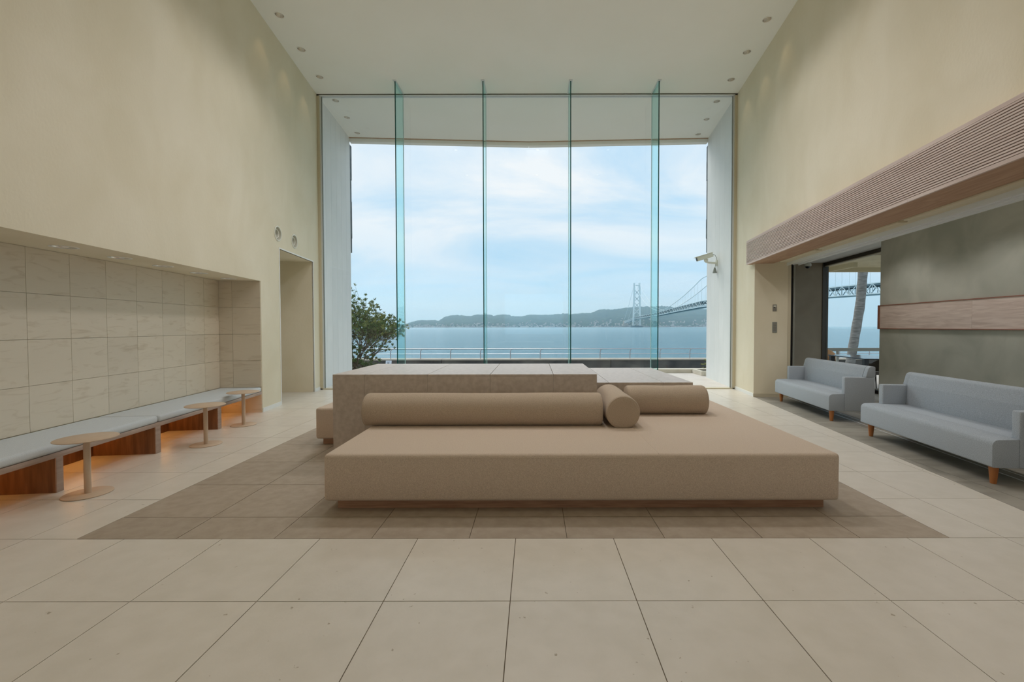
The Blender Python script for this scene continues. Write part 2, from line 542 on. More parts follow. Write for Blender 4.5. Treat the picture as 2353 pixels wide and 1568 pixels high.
NEAR = 0.8                          # rows nearer than this lie under and behind the camera
bm_rest = bmesh.new()
for j in range(-16, 11):
    y0 = 2.598 + 0.6 * j; y1 = min(y0 + 0.6, WIN_Y - 0.03)
    if y0 < ROOM_Y0 or y0 >= y1: continue
    for i in range(-10, 8):
        x0 = -0.115 + 0.6 * i
        for p in light_pieces(x0, x0 + 0.6, y0, y1):
            # the light floor also runs under the bench and into the side passage
            s_mid = y0 + 0.3
            lim = 0.6 if s_mid < 6.5 else (0.02 if not 7.0 < s_mid < 8.75 else 3.4)
            p = clip(p, -cL, -sL, -cL * AL[0] + lim)
            if len(p) < 3: continue
            if y1 > NEAR: add_tile(p, 'floor_tile', 'tile')
            else:
                q = inset(p, JOINT)
                if len(q) >= 3 and area(q) > 0.001: bm_prism(bm_rest, q, -0.012, 0.0)
o = obj('floor_tiles', finish(bm_rest, 'floor_tiles'), 'tile', fl); o['kind'] = 'stuff'
ys = [RUG[2], RUG[2] + 0.3] + [RUG[2] + 0.3 + 0.6 * k for k in range(1, 7)] + [RUG[3]]
xs = [RUG[0]] + [-2.2 + 0.6 * k for k in range(8)] + [RUG[1]]
for a, b in zip(ys, ys[1:]):
    for c, d in zip(xs, xs[1:]):
        add_tile([(c, a), (d, a), (d, b), (c, b)], 'inlay_tile', 'inlay')
bm_rest = bmesh.new()
for j in range(-17, 13):
    y0 = 3.54 + 0.6 * j
    for i in range(-3, 9):
        x0 = 3.65 + 0.6 * i
        p = clip([(x0, y0), (x0 + 0.6, y0), (x0 + 0.6, y0 + 0.6), (x0, y0 + 0.6)], -cR, -sR, -cR * AR[0])
        if len(p) < 3: continue
        p = clip(p, cR, sR, cR * AR[0] + 2.5)
        if len(p) < 3: continue
        p = clip(p, sR * -1, cR, 10.47 + (-sR) * AR[0])
        if len(p) < 3: continue
        # stop at the pillar
        mx = sum(k[0] for k in p) / len(p); my = sum(k[1] for k in p) / len(p)
        sv = -sR * (mx - AR[0]) + cR * my; tv = cR * (mx - AR[0]) + sR * my
        if sv > 8.2 and tv < 0.55: continue
        if y0 + 0.6 < ROOM_Y0 + 0.1: continue
        if y0 > 1.4: add_tile(p, 'recess_tile', 'grey_tile')
        else:
            q = inset(p, JOINT)
            if len(q) >= 3 and area(q) > 0.001: bm_prism(bm_rest, q, -0.012, 0.0)
o = obj('recess_tiles', finish(bm_rest, 'recess_tiles'), 'grey_tile', fl); o['kind'] = 'stuff'

# ------------------------------------------------------------------ ceiling and exterior soffit
SOFF = [(-4.645, 10.91), (-0.13, 11.18), (4.42, 10.98)]
bm = bmesh.new()
bm_prism(bm, [(-7.5, ROOM_Y0), (7.0, ROOM_Y0), (7.0, WIN_Y + 0.02), (SOFF[2][0], SOFF[2][1]), SOFF[1], SOFF[0], (-7.5, WIN_Y + 0.02)], CEIL, CEIL + 0.35)
ceil = obj('ceiling', finish(bm, 'ceiling'), 'ceiling')
tag(ceil, 'smooth off-white ceiling running out to the overhang past the glass', 'ceiling', kind='structure')
DL_IN = [(-3.886, 6.66), (-3.99, 7.47), (-4.08, 8.28)]
DL_IN_R = [(3.63, 6.77), (3.71, 7.56), (3.815, 8.39)]
DL_EX = [(-4.17, 9.13), (-4.25, 9.86), (-4.34, 10.64)]
DL_EX_R = [(3.88, 9.19), (3.98, 9.97), (4.08, 10.74)]
FINS = [-2.69, -0.985, 0.72, 2.435]
FIN_Y0 = 8.42
cts = []
for (x, y) in DL_IN + DL_IN_R + DL_EX + DL_EX_R:
    cts.append(lambda b, x=x, y=y: bm_lathe(b, [(0, -0.1), (0.066, -0.1), (0.066, 0.14), (0, 0.14)], 24, (x, y, CEIL)))
cut(ceil, cts)
# lip along the edge of the overhang
bm = bmesh.new()
for (a, b) in ((SOFF[0], SOFF[1]), (SOFF[1], SOFF[2])):
    d = Vector((b[0] - a[0], b[1] - a[1])).normalized(); nrm = Vector((-d.y, d.x))
    p = [Vector(a) - nrm * 0.02, Vector(b) - nrm * 0.02, Vector(b) + nrm * 0.12, Vector(a) + nrm * 0.12]
    bm_prism(bm, [tuple(k) for k in p], CEIL - 0.095, CEIL + 0.3)
    g = [Vector(a) - nrm * 0.06, Vector(b) - nrm * 0.06, Vector(b) - nrm * 0.02, Vector(a) - nrm * 0.02]
obj('edge_lip', finish(bm, 'edge_lip'), 'ceiling', ceil)
bm = bmesh.new()
for (a, b) in ((SOFF[0], SOFF[1]), (SOFF[1], SOFF[2])):
    d = Vector((b[0] - a[0], b[1] - a[1])).normalized(); nrm = Vector((-d.y, d.x))
    g = [Vector(a) - nrm * 0.048, Vector(b) - nrm * 0.048, Vector(b) - nrm * 0.021, Vector(a) - nrm * 0.021]
    bm_prism(bm, [tuple(k) for k in g], CEIL - 0.012, CEIL + 0.0)
obj('edge_groove', finish(bm, 'edge_groove'), 'soffit_wood', ceil)

# ------------------------------------------------------------------ left wall with niche and side passage
NI0, NI1, NID, NIZ = 0.609, 6.57, 0.60, 2.0
bm = bmesh.new(); bm_box(bm, -0.75, 0, ROOM_Y0 - 0.5, 9.0, 0, CEIL)
wl_ = obj('wall_left', finish(bm, 'wall_left'), 'plaster', None, AL, RL)
tag(wl_, 'cream plaster wall with a long bench niche on the left', 'wall', kind='structure')
DOOR = (7.2, 8.635, 2.6)
VENTS = [(7.15, 2.842), (7.785, 2.838)]


def cyl_x(b, y, z, r, x0, x1, seg=32):
    A = [b.verts.new((x0, y + r * math.cos(2 * PI * k / seg), z + r * math.sin(2 * PI * k / seg))) for k in range(seg)]
    B = [b.verts.new((x1, y + r * math.cos(2 * PI * k / seg), z + r * math.sin(2 * PI * k / seg))) for k in range(seg)]
    b.faces.new(A); b.faces.new(B[::-1])
    for k in range(seg):
        j = (k + 1) % seg; b.faces.new((A[k], B[k], B[j], A[j]))


NDL = [3.811, 4.399, 4.99, 5.622, 6.272]
cut(wl_, [lambda b: bm_box(b, -NID, 0.3, NI0, NI1, -0.2, NIZ),
          lambda b: bm_box(b, -1.2, 0.3, DOOR[0], DOOR[1], -0.2, DOOR[2])]
    + [lambda b, v=v: cyl_x(b, v[0], v[1], 0.108, -0.3, 0.2) for v in VENTS])
cut(wl_, [lambda b, q=q: bm_lathe(b, [(0, -0.1), (0.082, -0.1), (0.082, 0.1), (0, 0.1)], 24, (-0.29, q, NIZ)) for q in NDL])

nw = empty('wall_niche', AL, RL); tag(nw, 'veined beige stone lining of the bench niche', 'wall', kind='structure')
RZ = 0.404; Z0 = 0.386
share = {}
def niche_tile(y0, y1, z0, z1, x=-NID, end=False):
    w, h = y1 - y0 - 0.003, z1 - z0 - 0.003
    key = (round(w, 3), round(h, 3), end)
    if key not in share:
        bm = bmesh.new()
        if end: bm_box(bm, -w / 2, w / 2, -0.014, 0, -h / 2, h / 2)
        else: bm_box(bm, 0, 0.014, -w / 2, w / 2, -h / 2, h / 2)
        share[key] = finish(bm, 'stone_tile')
    return share[key]
cols = [NI0 + 0.4 * k for k in range(15)] + [NI1 - 0.014]
for a, b in zip(cols, cols[1:]):
    for r in range(4):
        z0, z1 = Z0 + RZ * r, min(Z0 + RZ * (r + 1), NIZ - 0.001)
        obj('stone_tile', niche_tile(a, b, z0, z1), 'niche_tile', nw, (-NID, (a + b) / 2, (z0 + z1) / 2))
for (a, b) in ((-NID + 0.014, -0.40), (-0.40, -0.004)):
    for r in range(4):
        z0, z1 = Z0 + RZ * r, min(Z0 + RZ * (r + 1), NIZ - 0.001)
        obj('stone_tile', niche_tile(a, b, z0, z1, end=True), 'niche_tile', nw, ((a + b) / 2, NI1, (z0 + z1) / 2))
bx('lower_lining', (-NID + 0.0005, -NID + 0.02, NI0 + 0.002, NI1 - 0.002, 0, Z0 - 0.11), 'bench_wood', nw)
bx('end_lining', (-NID + 0.02, -0.004, NI1 - 0.014, NI1, 0, Z0 - 0.003), 'niche_tile', nw)

# side passage behind the opening
pa = empty('wall_passage', AL, RL); tag(pa, 'plain side passage opening off the left wall', 'wall', kind='structure')
bx('far_wall', (-3.6, -0.75, DOOR[1], DOOR[1] + 0.15, 0, DOOR[2] + 0.1), 'plaster', pa)
bx('near_wall', (-3.6, -0.75, DOOR[0] - 0.15, DOOR[0], 0, DOOR[2] + 0.1), 'plaster', pa)
bx('end_wall', (-3.75, -3.6, DOOR[0] - 0.15, DOOR[1] + 0.15, 0, DOOR[2] + 0.1), 'plaster', pa)
bx('passage_ceiling', (-3.75, -0.75, DOOR[0] - 0.15, DOOR[1] + 0.15, DOOR[2], DOOR[2] + 0.12), 'white_paint', pa)
tr = empty('trim_1', AL, RL); tag(tr, 'thin white metal edge around the passage opening', 'trim', kind='structure')
bx('jamb_trim', (-0.02, 0.006, DOOR[0] - 0.022, DOOR[0], 0, DOOR[2] + 0.022), 'white_paint', tr)
bx('jamb_trim', (-0.02, 0.006, DOOR[1], DOOR[1] + 0.022, 0, DOOR[2] + 0.022), 'white_paint', tr)
bx('head_trim', (-0.02, 0.006, DOOR[0], DOOR[1], DOOR[2], DOOR[2] + 0.022), 'white_paint', tr)
bl = empty('baseboard_left', AL, RL); tag(bl, 'low white baseboard along the left wall by the passage', 'baseboard', kind='structure')
bx('board', (0, 0.009, NI1 + 0.002, DOOR[0] - 0.024, 0, 0.062), 'white_paint', bl)
bx('board', (0, 0.009, DOOR[1] + 0.024, 8.93, 0, 0.062), 'white_paint', bl)

# ------------------------------------------------------------------ right wall, pillar and recess
BX_END, BX_Z0, BX_Z1, BX_T0, BX_T1 = 8.09, 2.45, 2.89, -0.10, 0.33
wr = empty('wall_right', AR, RR); tag(wr, 'cream plaster wall above the seating recess on the right', 'wall', kind='structure')
bx('upper_wall', (0, 0.4, ROOM_Y0 - 0.5, 9.0, 2.80, CEIL), 'plaster', wr)
bx('pillar', (0, 0.575, 7.95, 9.0, 0, 2.80), 'plaster', wr)
bx('lintel', (BX_T1, 0.82, ROOM_Y0 - 0.5, 7.95, 2.455, 2.85), 'cream_metal', wr)
br = empty('baseboard_right', AR, RR); tag(br, 'low baseboard around the foot of the cream pillar', 'baseboard', kind='structure')
bx('board', (-0.009, 0, 7.94, 8.96, 0, 0.062), 'white_paint', br)
bx('board', (-0.009, 0.575, 7.939, 7.95, 0, 0.062), 'cream_metal', br)
REC_Z = 2.79
rc = empty('wall_recess', AR, RR); tag(rc, 'mottled grey green plaster wall behind the sofas', 'wall', kind='structure')
bx('plaster_face', (2.0, 2.16, ROOM_Y0 - 0.5, 7.765, 0, REC_Z), 'grey_plaster', rc)
re_ = empty('wall_recess_end', AR, RR); tag(re_, 'dark brown wall panel beside the side window', 'wall', kind='structure')
bx('panel', (0.70, 2.47, 10.48, 10.62, 0, REC_Z), 'dark_panel', re_)
bx('stile', (2.43, 2.47, 10.462, 10.48, 0, REC_Z), 'dark_frame', re_)
bx('side_wall', (0.575, 0.70, 8.0, 10.62, 0, REC_Z), 'dark_panel', re_)
cr = empty('ceiling_recess', AR, RR); tag(cr, 'low white ceiling over the seating recess', 'ceiling', kind='structure')
bx('slab', (0.40, 2.62, ROOM_Y0 - 0.5, 10.7, REC_Z + 0.012, REC_Z + 0.25), 'ceiling', cr)
for a, b in ((ROOM_Y0, 7.0), (7.0, 8.2), (8.2, 9.35), (9.35, 10.48)):
    bx('ceiling_panel', (0.83, 2.47, a + 0.003, b - 0.003, REC_Z, REC_Z + 0.012), 'ceiling', cr)

# sliding door jamb beside the pillar
jb = empty('trim_2', AR, RR); tag(jb, 'pale jamb strips with a black gap beside the pillar', 'trim', kind='structure')
bx('pale_strip', (0.576, 0.632, 7.955, 8.0, 0, 2.455), 'cream_metal', jb)
bx('black_strip', (0.632, 0.672, 7.965, 8.0, 0, 2.455), 'black_gap', jb)
bx('edge_strip', (0.672, 0.70, 7.95, 8.0, 0, 2.455), 'grey_plastic', jb)
# rails of the sliding door
dt = empty('sliding_door_rail', AR, RR); tag(dt, 'white aluminium sliding door rail under the long lintel', 'rail')
dt.location = (AR[0], AR[1], 0)
bx('channel', (0.56, 0.76, ROOM_Y0, 7.95, 2.425, 2.455), 'alu', dt)
bx('lip', (0.55, 0.575, ROOM_Y0, 7.95, 2.405, 2.455), 'alu', dt)
bx('lip', (0.65, 0.665, ROOM_Y0, 7.95, 2.412, 2.43), 'alu', dt)
bx('lip', (0.745, 0.76, ROOM_Y0, 7.95, 2.405, 2.455), 'alu', dt)
cs = empty('cable_cover', AR, RR); tag(cs, 'cream cover strip in three lengths beside the oak underside', 'cover strip')
for a, b in ((ROOM_Y0, 2.95), (3.02, 4.72), (4.80, 6.45), (6.53, 7.7)):
    bx('strip', (0.335, 0.43, a, b, 2.432, 2.455), 'cream_metal', cs, bevel=0.004)
ft = empty('floor_track', AR, RR); tag(ft, 'thin metal floor track running under the grey sofas', 'track')
bx('rail', (0.575, 0.587, ROOM_Y0, 7.95, -0.003, 0.0015), 'alu', ft)
bx('rail', (0.69, 0.70, ROOM_Y0, 7.95, -0.003, 0.0015), 'alu', ft)

# slatted oak box
sb = empty('slatted_box', AR, RR); tag(sb, 'long slatted oak air grille box over the seating recess', 'grille box')
bx('back_board', (BX_T0 + 0.022, BX_T1, ROOM_Y0, BX_END - 0.004, BX_Z0 + 0.014, BX_Z1 - 0.05), 'slat_back', sb)
NSL = 17
zz0, zz1 = BX_Z0 + 0.030, BX_Z1 - 0.032
pit = (zz1 - zz0) / NSL
bm = bmesh.new(); bm_box(bm, BX_T0, BX_T0 + 0.022, ROOM_Y0, BX_END - 0.002, 0, pit * 0.62)
sl_me = finish(bm, 'slat'); sl_me.materials.append(M['slat_wood'])
for k in range(NSL):
    obj('slat', sl_me, None, sb, (0, 0, zz0 + pit * (k + 0.25)))
for a, b in ((ROOM_Y0, 0.9), (0.9, 4.02), (4.02, 7.16), (7.16, BX_END)):
    bx('top_rail', (BX_T0, BX_T0 + 0.05, a + 0.001, b - 0.001, zz1, BX_Z1), 'slat_wood', sb)
    bx('bottom_rail', (BX_T0, BX_T0 + 0.022, a + 0.001, b - 0.001, BX_Z0, zz0), 'slat_wood', sb)
    bx('underside_panel', (BX_T0 + 0.022, BX_T1, a + 0.0015, b - 0.0015, BX_Z0, BX_Z0 + 0.014), 'soffit_wood', sb)
bx('end_cap', (BX_T0, BX_T0 + 0.03, BX_END - 0.002, BX_END, BX_Z0, BX_Z1), 'slat_wood', sb)
bx('led_strip', (BX_T0 + 0.06, BX_T0 + 0.075, ROOM_Y0, BX_END - 0.05, BX_Z1 - 0.05, BX_Z1 - 0.045), 'lamp_warm', sb)

# oak band on the grey wall
wb = empty('oak_wall_band', AR, RR); tag(wb, 'horizontal limed oak band with a red edge on the grey wall', 'wall panel')
BZ0, BZ1 = 1.25, 1.66
for a, b in ((-1.5, 1.6), (1.6, 3.2), (3.2, 5.93), (5.93, 7.72)):
    bx('board', (1.972, 2.0, a + 0.001, b - 0.001, BZ0 + 0.012, BZ1 - 0.012), 'band_wood', wb)
bx('frame_strip', (1.962, 2.0, -1.5, 7.735, BZ1 - 0.012, BZ1), 'band_frame', wb)
bx('frame_strip', (1.962, 2.0, -1.5, 7.735, BZ0, BZ0 + 0.012), 'band_frame', wb)
bx('frame_strip', (1.962, 2.0, 7.72, 7.765, BZ0, BZ1), 'band_frame', wb)

# rear wall behind the camera; unglazed opening added to let in daylight
bw = empty('wall_back', (0, ROOM_Y0, 0)); tag(bw, 'wall behind the camera with an opening added to let in sky light', 'wall', kind='structure')
bx('side_pier', (-4.0, -1.7, -0.2, 0, 0, CEIL), 'plaster', bw)
bx('side_pier', (1.7, 6.0, -0.2, 0, 0, CEIL), 'plaster', bw)
bx('head', (-1.7, 1.7, -0.2, 0, 3.2, CEIL), 'plaster', bw)

# ------------------------------------------------------------------ the big window
w1 = empty('window_1', (0, 0, 0)); tag(w1, 'full height glass wall with four green glass fins facing the sea', 'window', kind='structure')
FR = 0.055
xl, xr = XL_WIN + 0.002, XR_WIN - 0.002
bx('jamb', (xl, xl + FR, WIN_Y - 0.05, WIN_Y + 0.05, 0, CEIL), 'cream_metal', w1)
bx('jamb', (xr - FR, xr, WIN_Y - 0.05, WIN_Y + 0.05, 0, CEIL), 'cream_metal', w1)
bx('jamb_bead', (xl + FR, xl + FR + 0.022, WIN_Y - 0.03, WIN_Y + 0.03, 0.02, CEIL - 0.03), 'alu', w1)
bx('jamb_bead', (xr - FR - 0.022, xr - FR, WIN_Y - 0.03, WIN_Y + 0.03, 0.02, CEIL - 0.03), 'alu', w1)
bx('gasket', (xl + FR + 0.022, xl + FR + 0.034, WIN_Y - 0.01, WIN_Y + 0.02, 0.02, CEIL - 0.03), 'grey_plastic', w1)
bx('gasket', (xr - FR - 0.034, xr - FR - 0.022, WIN_Y - 0.01, WIN_Y + 0.02, 0.02, CEIL - 0.03), 'grey_plastic', w1)
bx('head', (xl, xr, WIN_Y - 0.05, WIN_Y + 0.05, CEIL - 0.03, CEIL), 'alu', w1)
bx('head_gasket', (xl, xr, WIN_Y - 0.055, WIN_Y - 0.05, CEIL - 0.012, CEIL), 'dark_frame', w1)
bx('sill', (xl, xr, WIN_Y - 0.05, WIN_Y + 0.05, 0.0, 0.02), 'cream_metal', w1)
pe = [xl + FR + 0.03] + FINS + [xr - FR - 0.03]
for a, b in zip(pe, pe[1:]):
    bx('pane', (a + 0.006, b - 0.006, WIN_Y - 0.009, WIN_Y + 0.009, 0.02, CEIL - 0.03), 'glass', w1)
for x in FINS:
    f = bx('glass_fin', (x - 0.0095, x + 0.0095, FIN_Y0 + 0.006, WIN_Y - 0.012, 0.0, CEIL), 'fin_glass', w1)
    bx('polished_edge', (x - 0.0095, x + 0.0095, FIN_Y0, FIN_Y0 + 0.006, 0.0, CEIL), 'glass_edge', f)
    bx('silicone_joint', (x - 0.006, x + 0.006, WIN_Y - 0.012, WIN_Y + 0.009, 0.02, CEIL - 0.03), 'alu', f)
    bx('ceiling_shoe', (x - 0.034, x - 0.010, FIN_Y0 - 0.03, WIN_Y - 0.05, CEIL - 0.006, CEIL), 'alu', f)
    bx('ceiling_shoe', (x + 0.010, x + 0.034, FIN_Y0 - 0.03, WIN_Y - 0.05, CEIL - 0.006, CEIL), 'alu', f)
    bx('ceiling_shoe', (x - 0.034, x + 0.034, FIN_Y0 - 0.055, FIN_Y0 - 0.03, CEIL - 0.006, CEIL), 'alu', f)

# ------------------------------------------------------------------ exterior wing walls
def wing(name, label, side):
    A = (XL_WIN, WIN_Y + 0.05) if side < 0 else (XR_WIN, WIN_Y + 0.05)
    B = SOFF[0] if side < 0 else SOFF[2]
    d = Vector((B[0] - A[0], B[1] - A[1])); Ln = d.length; d.normalize()
    ang = math.atan2(d.y, d.x) - PI / 2
    r = empty(name, (A[0], A[1], 0), (0, 0, ang)); tag(r, label, 'wall', kind='structure')
    # local y runs outwards along the wall, local x to the right
    x0, x1 = ((-0.55, -0.012) if side < 0 else (0.012, 0.55))
    bx('core', (x0, x1, 0, Ln - 0.01, -0.15, CEIL + 0.2), 'white_paint', r)
    k = 6
    for i in range(k):
        a, b = Ln * i / k, Ln * (i + 1) / k
        fx = (-0.012, 0.0) if side < 0 else (0.0, 0.012)
        bx('wall_panel', (fx[0], fx[1], a + 0.0015, b - 0.0015, -0.15, CEIL), 'ext_panel', r)
    return r, Ln


wgl, LnL = wing('wall_exterior_left', 'white panelled outer wing wall left of the glass', -1)
wgr, LnR = wing('wall_exterior_right', 'white panelled outer wing wall right of the glass', 1)
# slate cladding that returns round the upper corner of each wing wall
for r, Ln, sgn in ((wgl, LnL, 1), (wgr, LnR, -1)):
    z = 3.23
    hs = [3.23, 3.6, 4.1, 4.55, 5.1, 5.6, 5.975]
    for a, b in zip(hs, hs[1:]):
        dx = random.uniform(0.008, 0.022)
        x = (-0.09, -0.07 + dx) if sgn > 0 else (0.07 - dx, 0.09)
        bx('slate_piece', (x[0], x[1], Ln + 0.13, Ln + 0.30, a + 0.002, b - 0.002), 'slate', r)
    bx('slate_base', ((-0.5, -0.08) if sgn > 0 else (0.08, 0.5)) + (Ln + 0.13, Ln + 0.30, 3.23, 5.975), 'slate', r)

# ------------------------------------------------------------------ side window of the recess
w2 = empty('window_2', AR, RR); tag(w2, 'side window of the recess with a dark bronze head', 'window', kind='structure')
bx('head_frame', (2.47, 2.56, 7.0, 10.62, 2.715, REC_Z + 0.02), 'dark_frame', w2)
bx('head_bead', (2.475, 2.555, 7.0, 10.5, 2.700, 2.715), 'cream_metal', w2)
bx('jamb_frame', (2.47, 2.56, 10.47, 10.62, 0, 2.715), 'dark_frame', w2)
bx('sill_frame', (2.47, 2.56, 7.0, 10.47, 0.0, 0.06), 'black_gap', w2)
bx('pane', (2.505, 2.52, 7.0, 10.47, 0.06, 2.70), 'glass', w2)

# ------------------------------------------------------------------ downlights
def downlight(name, x, y, z, r, depth, label, group, lamp, tilt):
    t = empty(name, (x, y, z)); tag(t, label, 'downlight', group)
    bm = bmesh.new(); bm_lathe(bm, [(r * 1.16, 0), (r * 1.16, -0.003), (r * 0.98, -0.004), (r * 0.94, 0.004)], 28)
    obj('trim_ring', finish(bm, 'trim_ring', smooth=True), 'white_paint', t)
    bm = bmesh.new(); bm_lathe(bm, [(r * 0.94, 0.003), (r * 0.80, depth * 0.5), (r * 0.45, depth * 0.9)], 28)
    obj('reflector', finish(bm, 'reflector', smooth=True), 'chrome', t)
    bm = bmesh.new(); bm_lathe(bm, [(0, depth * 0.80), (r * 0.40, depth * 0.85), (r * 0.45, depth * 0.93), (0, depth * 0.95)], 20)
    obj('lamp', finish(bm, 'lamp', smooth=True), lamp, t)
    return t


ORD = ['nearest', 'middle', 'farthest']
def spot(name, x, y, z, w, size, col=(1, 0.72, 0.42), blend=0.6, tgt=None, parent=None):
    d = bpy.data.lights.new(name, 'SPOT'); d.energy = w; d.spot_size = math.radians(size); d.spot_blend = blend; d.color = col
    d.shadow_soft_size = 0.03
    o = bpy.data.objects.new(name, d); COL.objects.link(o); o.location = (x, y, z)
    if tgt: o.rotation_euler = (Vector(tgt) - Vector((x, y, z))).to_track_quat('-Z', 'Y').to_euler()
    if parent:
        o.parent = parent; o.location = Vector((x, y, z)) - parent.location
    return o


for k, (x, y) in enumerate(DL_IN):
    t = downlight('ceiling_downlight', x, y, CEIL, 0.066, 0.12, f'{ORD[k]} ceiling downlight along the left wall inside the glass', 'ceiling downlights inside', 'lamp_warm', 0)
    spot('downlight_beam', x, y, CEIL - 0.02, 2.6, 60, tgt=(x - 0.28, y, 4.4), parent=t)
for k, (x, y) in enumerate(DL_IN_R):
    t = downlight('ceiling_downlight', x, y, CEIL, 0.066, 0.12, f'{ORD[k]} ceiling downlight along the right wall inside the glass', 'ceiling downlights inside', 'lamp_warm', 0)
    spot('downlight_beam', x, y, CEIL - 0.02, 2.6, 60, tgt=(x + 0.28, y, 4.4), parent=t)
for k, (x, y) in enumerate(DL_EX):
    downlight('soffit_downlight', x, y, CEIL, 0.066, 0.12, f'{ORD[k]} warm downlight on the left of the outer overhang', 'overhang downlights', 'lamp_warm', 0)
for k, (x, y) in enumerate(DL_EX_R):
    downlight('soffit_downlight', x, y, CEIL, 0.066, 0.12, f'{ORD[k]} warm downlight on the right of the outer overhang', 'overhang downlights', 'lamp_warm', 0)
# unseen fill lamps added to brighten room, recess and passage, shaped like downlights
FILL_COL = (1.0, 0.97, 0.99)
WARM_FILL_COL = (1.0, 0.87, 0.70)
def add_fill_light(x, y, z, w, r=0.09, col=(1.0, 0.9, 0.8)):
    t = downlight('fill_fixture', x, y, z - 0.02, r, 0.02, 'added fill light out of view, shaped like a ceiling downlight', 'added fill lights out of view', 'lamp_warm', 0)
    o = spot('fill_beam', x, y, z - 0.03, w, 138, col=col, blend=0.45, parent=t)
    o.data.shadow_soft_size = 0.30
for y, k, lc in ((6.2, 2.75, FILL_COL), (4.3, 1.15, FILL_COL), (1.9, 0.36, WARM_FILL_COL), (-1.2, 0.46, WARM_FILL_COL), (-4.2, 0.40, WARM_FILL_COL)):
    for x, kx in ((-2.1, 0.85), (0.1, 1.75), (2.0, 0.75)):
        add_fill_light(x, y, CEIL, FILL_W * k * kx, col=lc)
for q in (-4.0, -1.5, 0.6, 2.2, 3.8, 5.4, 7.0):
    x, y = RW(q, 1.30)
    add_fill_light(x, y, REC_Z, RECESS_FILL_W, 0.06, col=(1.0, 0.95, 0.92))  # added fill over the sofas, out of view
px_, py_ = LW(7.9, 1.7)
add_fill_light(px_, py_, DOOR[2], 14.0, 0.06, col=(1.0, 0.96, 0.95))  # added fill for the passage, out of view
nn = ['leftmost', 'second from left', 'middle', 'second from right', 'rightmost']
vis = [q for q in NDL if q > 3.5]
for q in NDL:
    x, y = LW(q, 0.29)
    lab = (nn[vis.index(q)] + ' recessed downlight in the niche ceiling') if q in vis else 'niche ceiling downlight beyond the left picture edge'
    t = downlight('niche_downlight', x, y, NIZ, 0.082, 0.08, lab, 'niche downlights' if q in vis else 'niche downlights out of view', 'lamp_off', 0)

# ------------------------------------------------------------------ round wall vents
for k, (q, z) in enumerate(VENTS):
    x, y = LW(q, 0)
    t = empty('wall_vent', (x, y, z), (0, PI / 2, TL)); t.rotation_mode = 'XYZ'
    tag(t, ('larger round air nozzle in the cream wall, left above the opening' if k == 0 else 'smaller round air nozzle in the cream wall, right above the opening'), 'air vent', 'round wall nozzles')
    t.matrix_basis = Matrix.Translation((x, y, z)) @ Matrix.Rotation(TL, 4, 'Z') @ Matrix.Rotation(PI / 2, 4, 'Y')
    # local +z now points into the room
    bm = bmesh.new(); bm_lathe(bm, [(0.128, 0), (0.128, 0.006), (0.118, 0.012), (0.106, 0.010), (0.103, -0.06), (0.085, -0.075)], 36)
    obj('outer_ring', finish(bm, 'outer_ring', smooth=True), 'plastic', t)
    bm = bmesh.new(); bm_lathe(bm, [(0.078, -0.015), (0.072, -0.010), (0.066, -0.015), (0.060, -0.10), (0.066, -0.10), (0.078, -0.015)], 36)
    obj('inner_ring', finish(bm, 'inner_ring', smooth=True), 'plastic', t)
    bm = bmesh.new(); bm_lathe(bm, [(0, -0.12), (0.105, -0.12), (0.105, -0.10), (0.0, -0.10)], 36)
    obj('throat', finish(bm, 'throat'), 'dark_frame', t)

# ------------------------------------------------------------------ bench in the niche
bn = empty('niche_bench', AL, RL); tag(bn, 'long walnut bench with orange glow built into the stone niche', 'bench')
bx('seat_board', (-NID + 0.016, -0.002, NI0 + 0.004, NI1 - 0.018, 0.275, 0.315), 'edge_wood', bn, bevel=0.002)
LEGS = [(1.22, 1.29), (2.30, 2.36), (3.363, 3.420), (4.402, 4.470), (5.455, 5.525)]
for a, b in LEGS:
    bx('leg_panel', (-NID + 0.022, -0.012, a, b, 0, 0.275), 'bench_wood', bn)
    bx('leg_edge', (-0.012, -0.003, a, b, 0, 0.275), 'edge_wood', bn)
ends = [NI0] + [v for l in LEGS for v in l] + [NI1 - 0.018]
for a, b in zip(ends[0::2], ends[1::2]):
    bx('led_strip', (-NID + 0.06, -NID + 0.075, a + 0.05, b - 0.05, 0.262, 0.274), 'led', bn)
cl = ['nearest pale blue grey pad on the niche bench, cut by the picture edge', 'long pale blue grey pad in the middle of the niche bench', 'pale blue grey pad at the far end of the niche bench']
cushions = [(NI0 + 0.006, 2.31), (2.316, 4.442), (4.450, NI1 - 0.022)]
for k, (a, b) in enumerate(cushions):
    bm = bmesh.new(); bm_box(bm, -NID + 0.018, 0.0, -(b - a) / 2, (b - a) / 2, 0, 0.072)
    o = obj('bench_pad', finish(bm, 'bench_pad', 0.026, 4, True, 60), 'bench_fabric', None)
    o.matrix_basis = Matrix.Translation(AL) @ Matrix.Rotation(TL, 4, 'Z') @ Matrix.Translation((0, (a + b) / 2, 0.3155))
    tag(o, cl[k], 'cushion', 'bench pads')

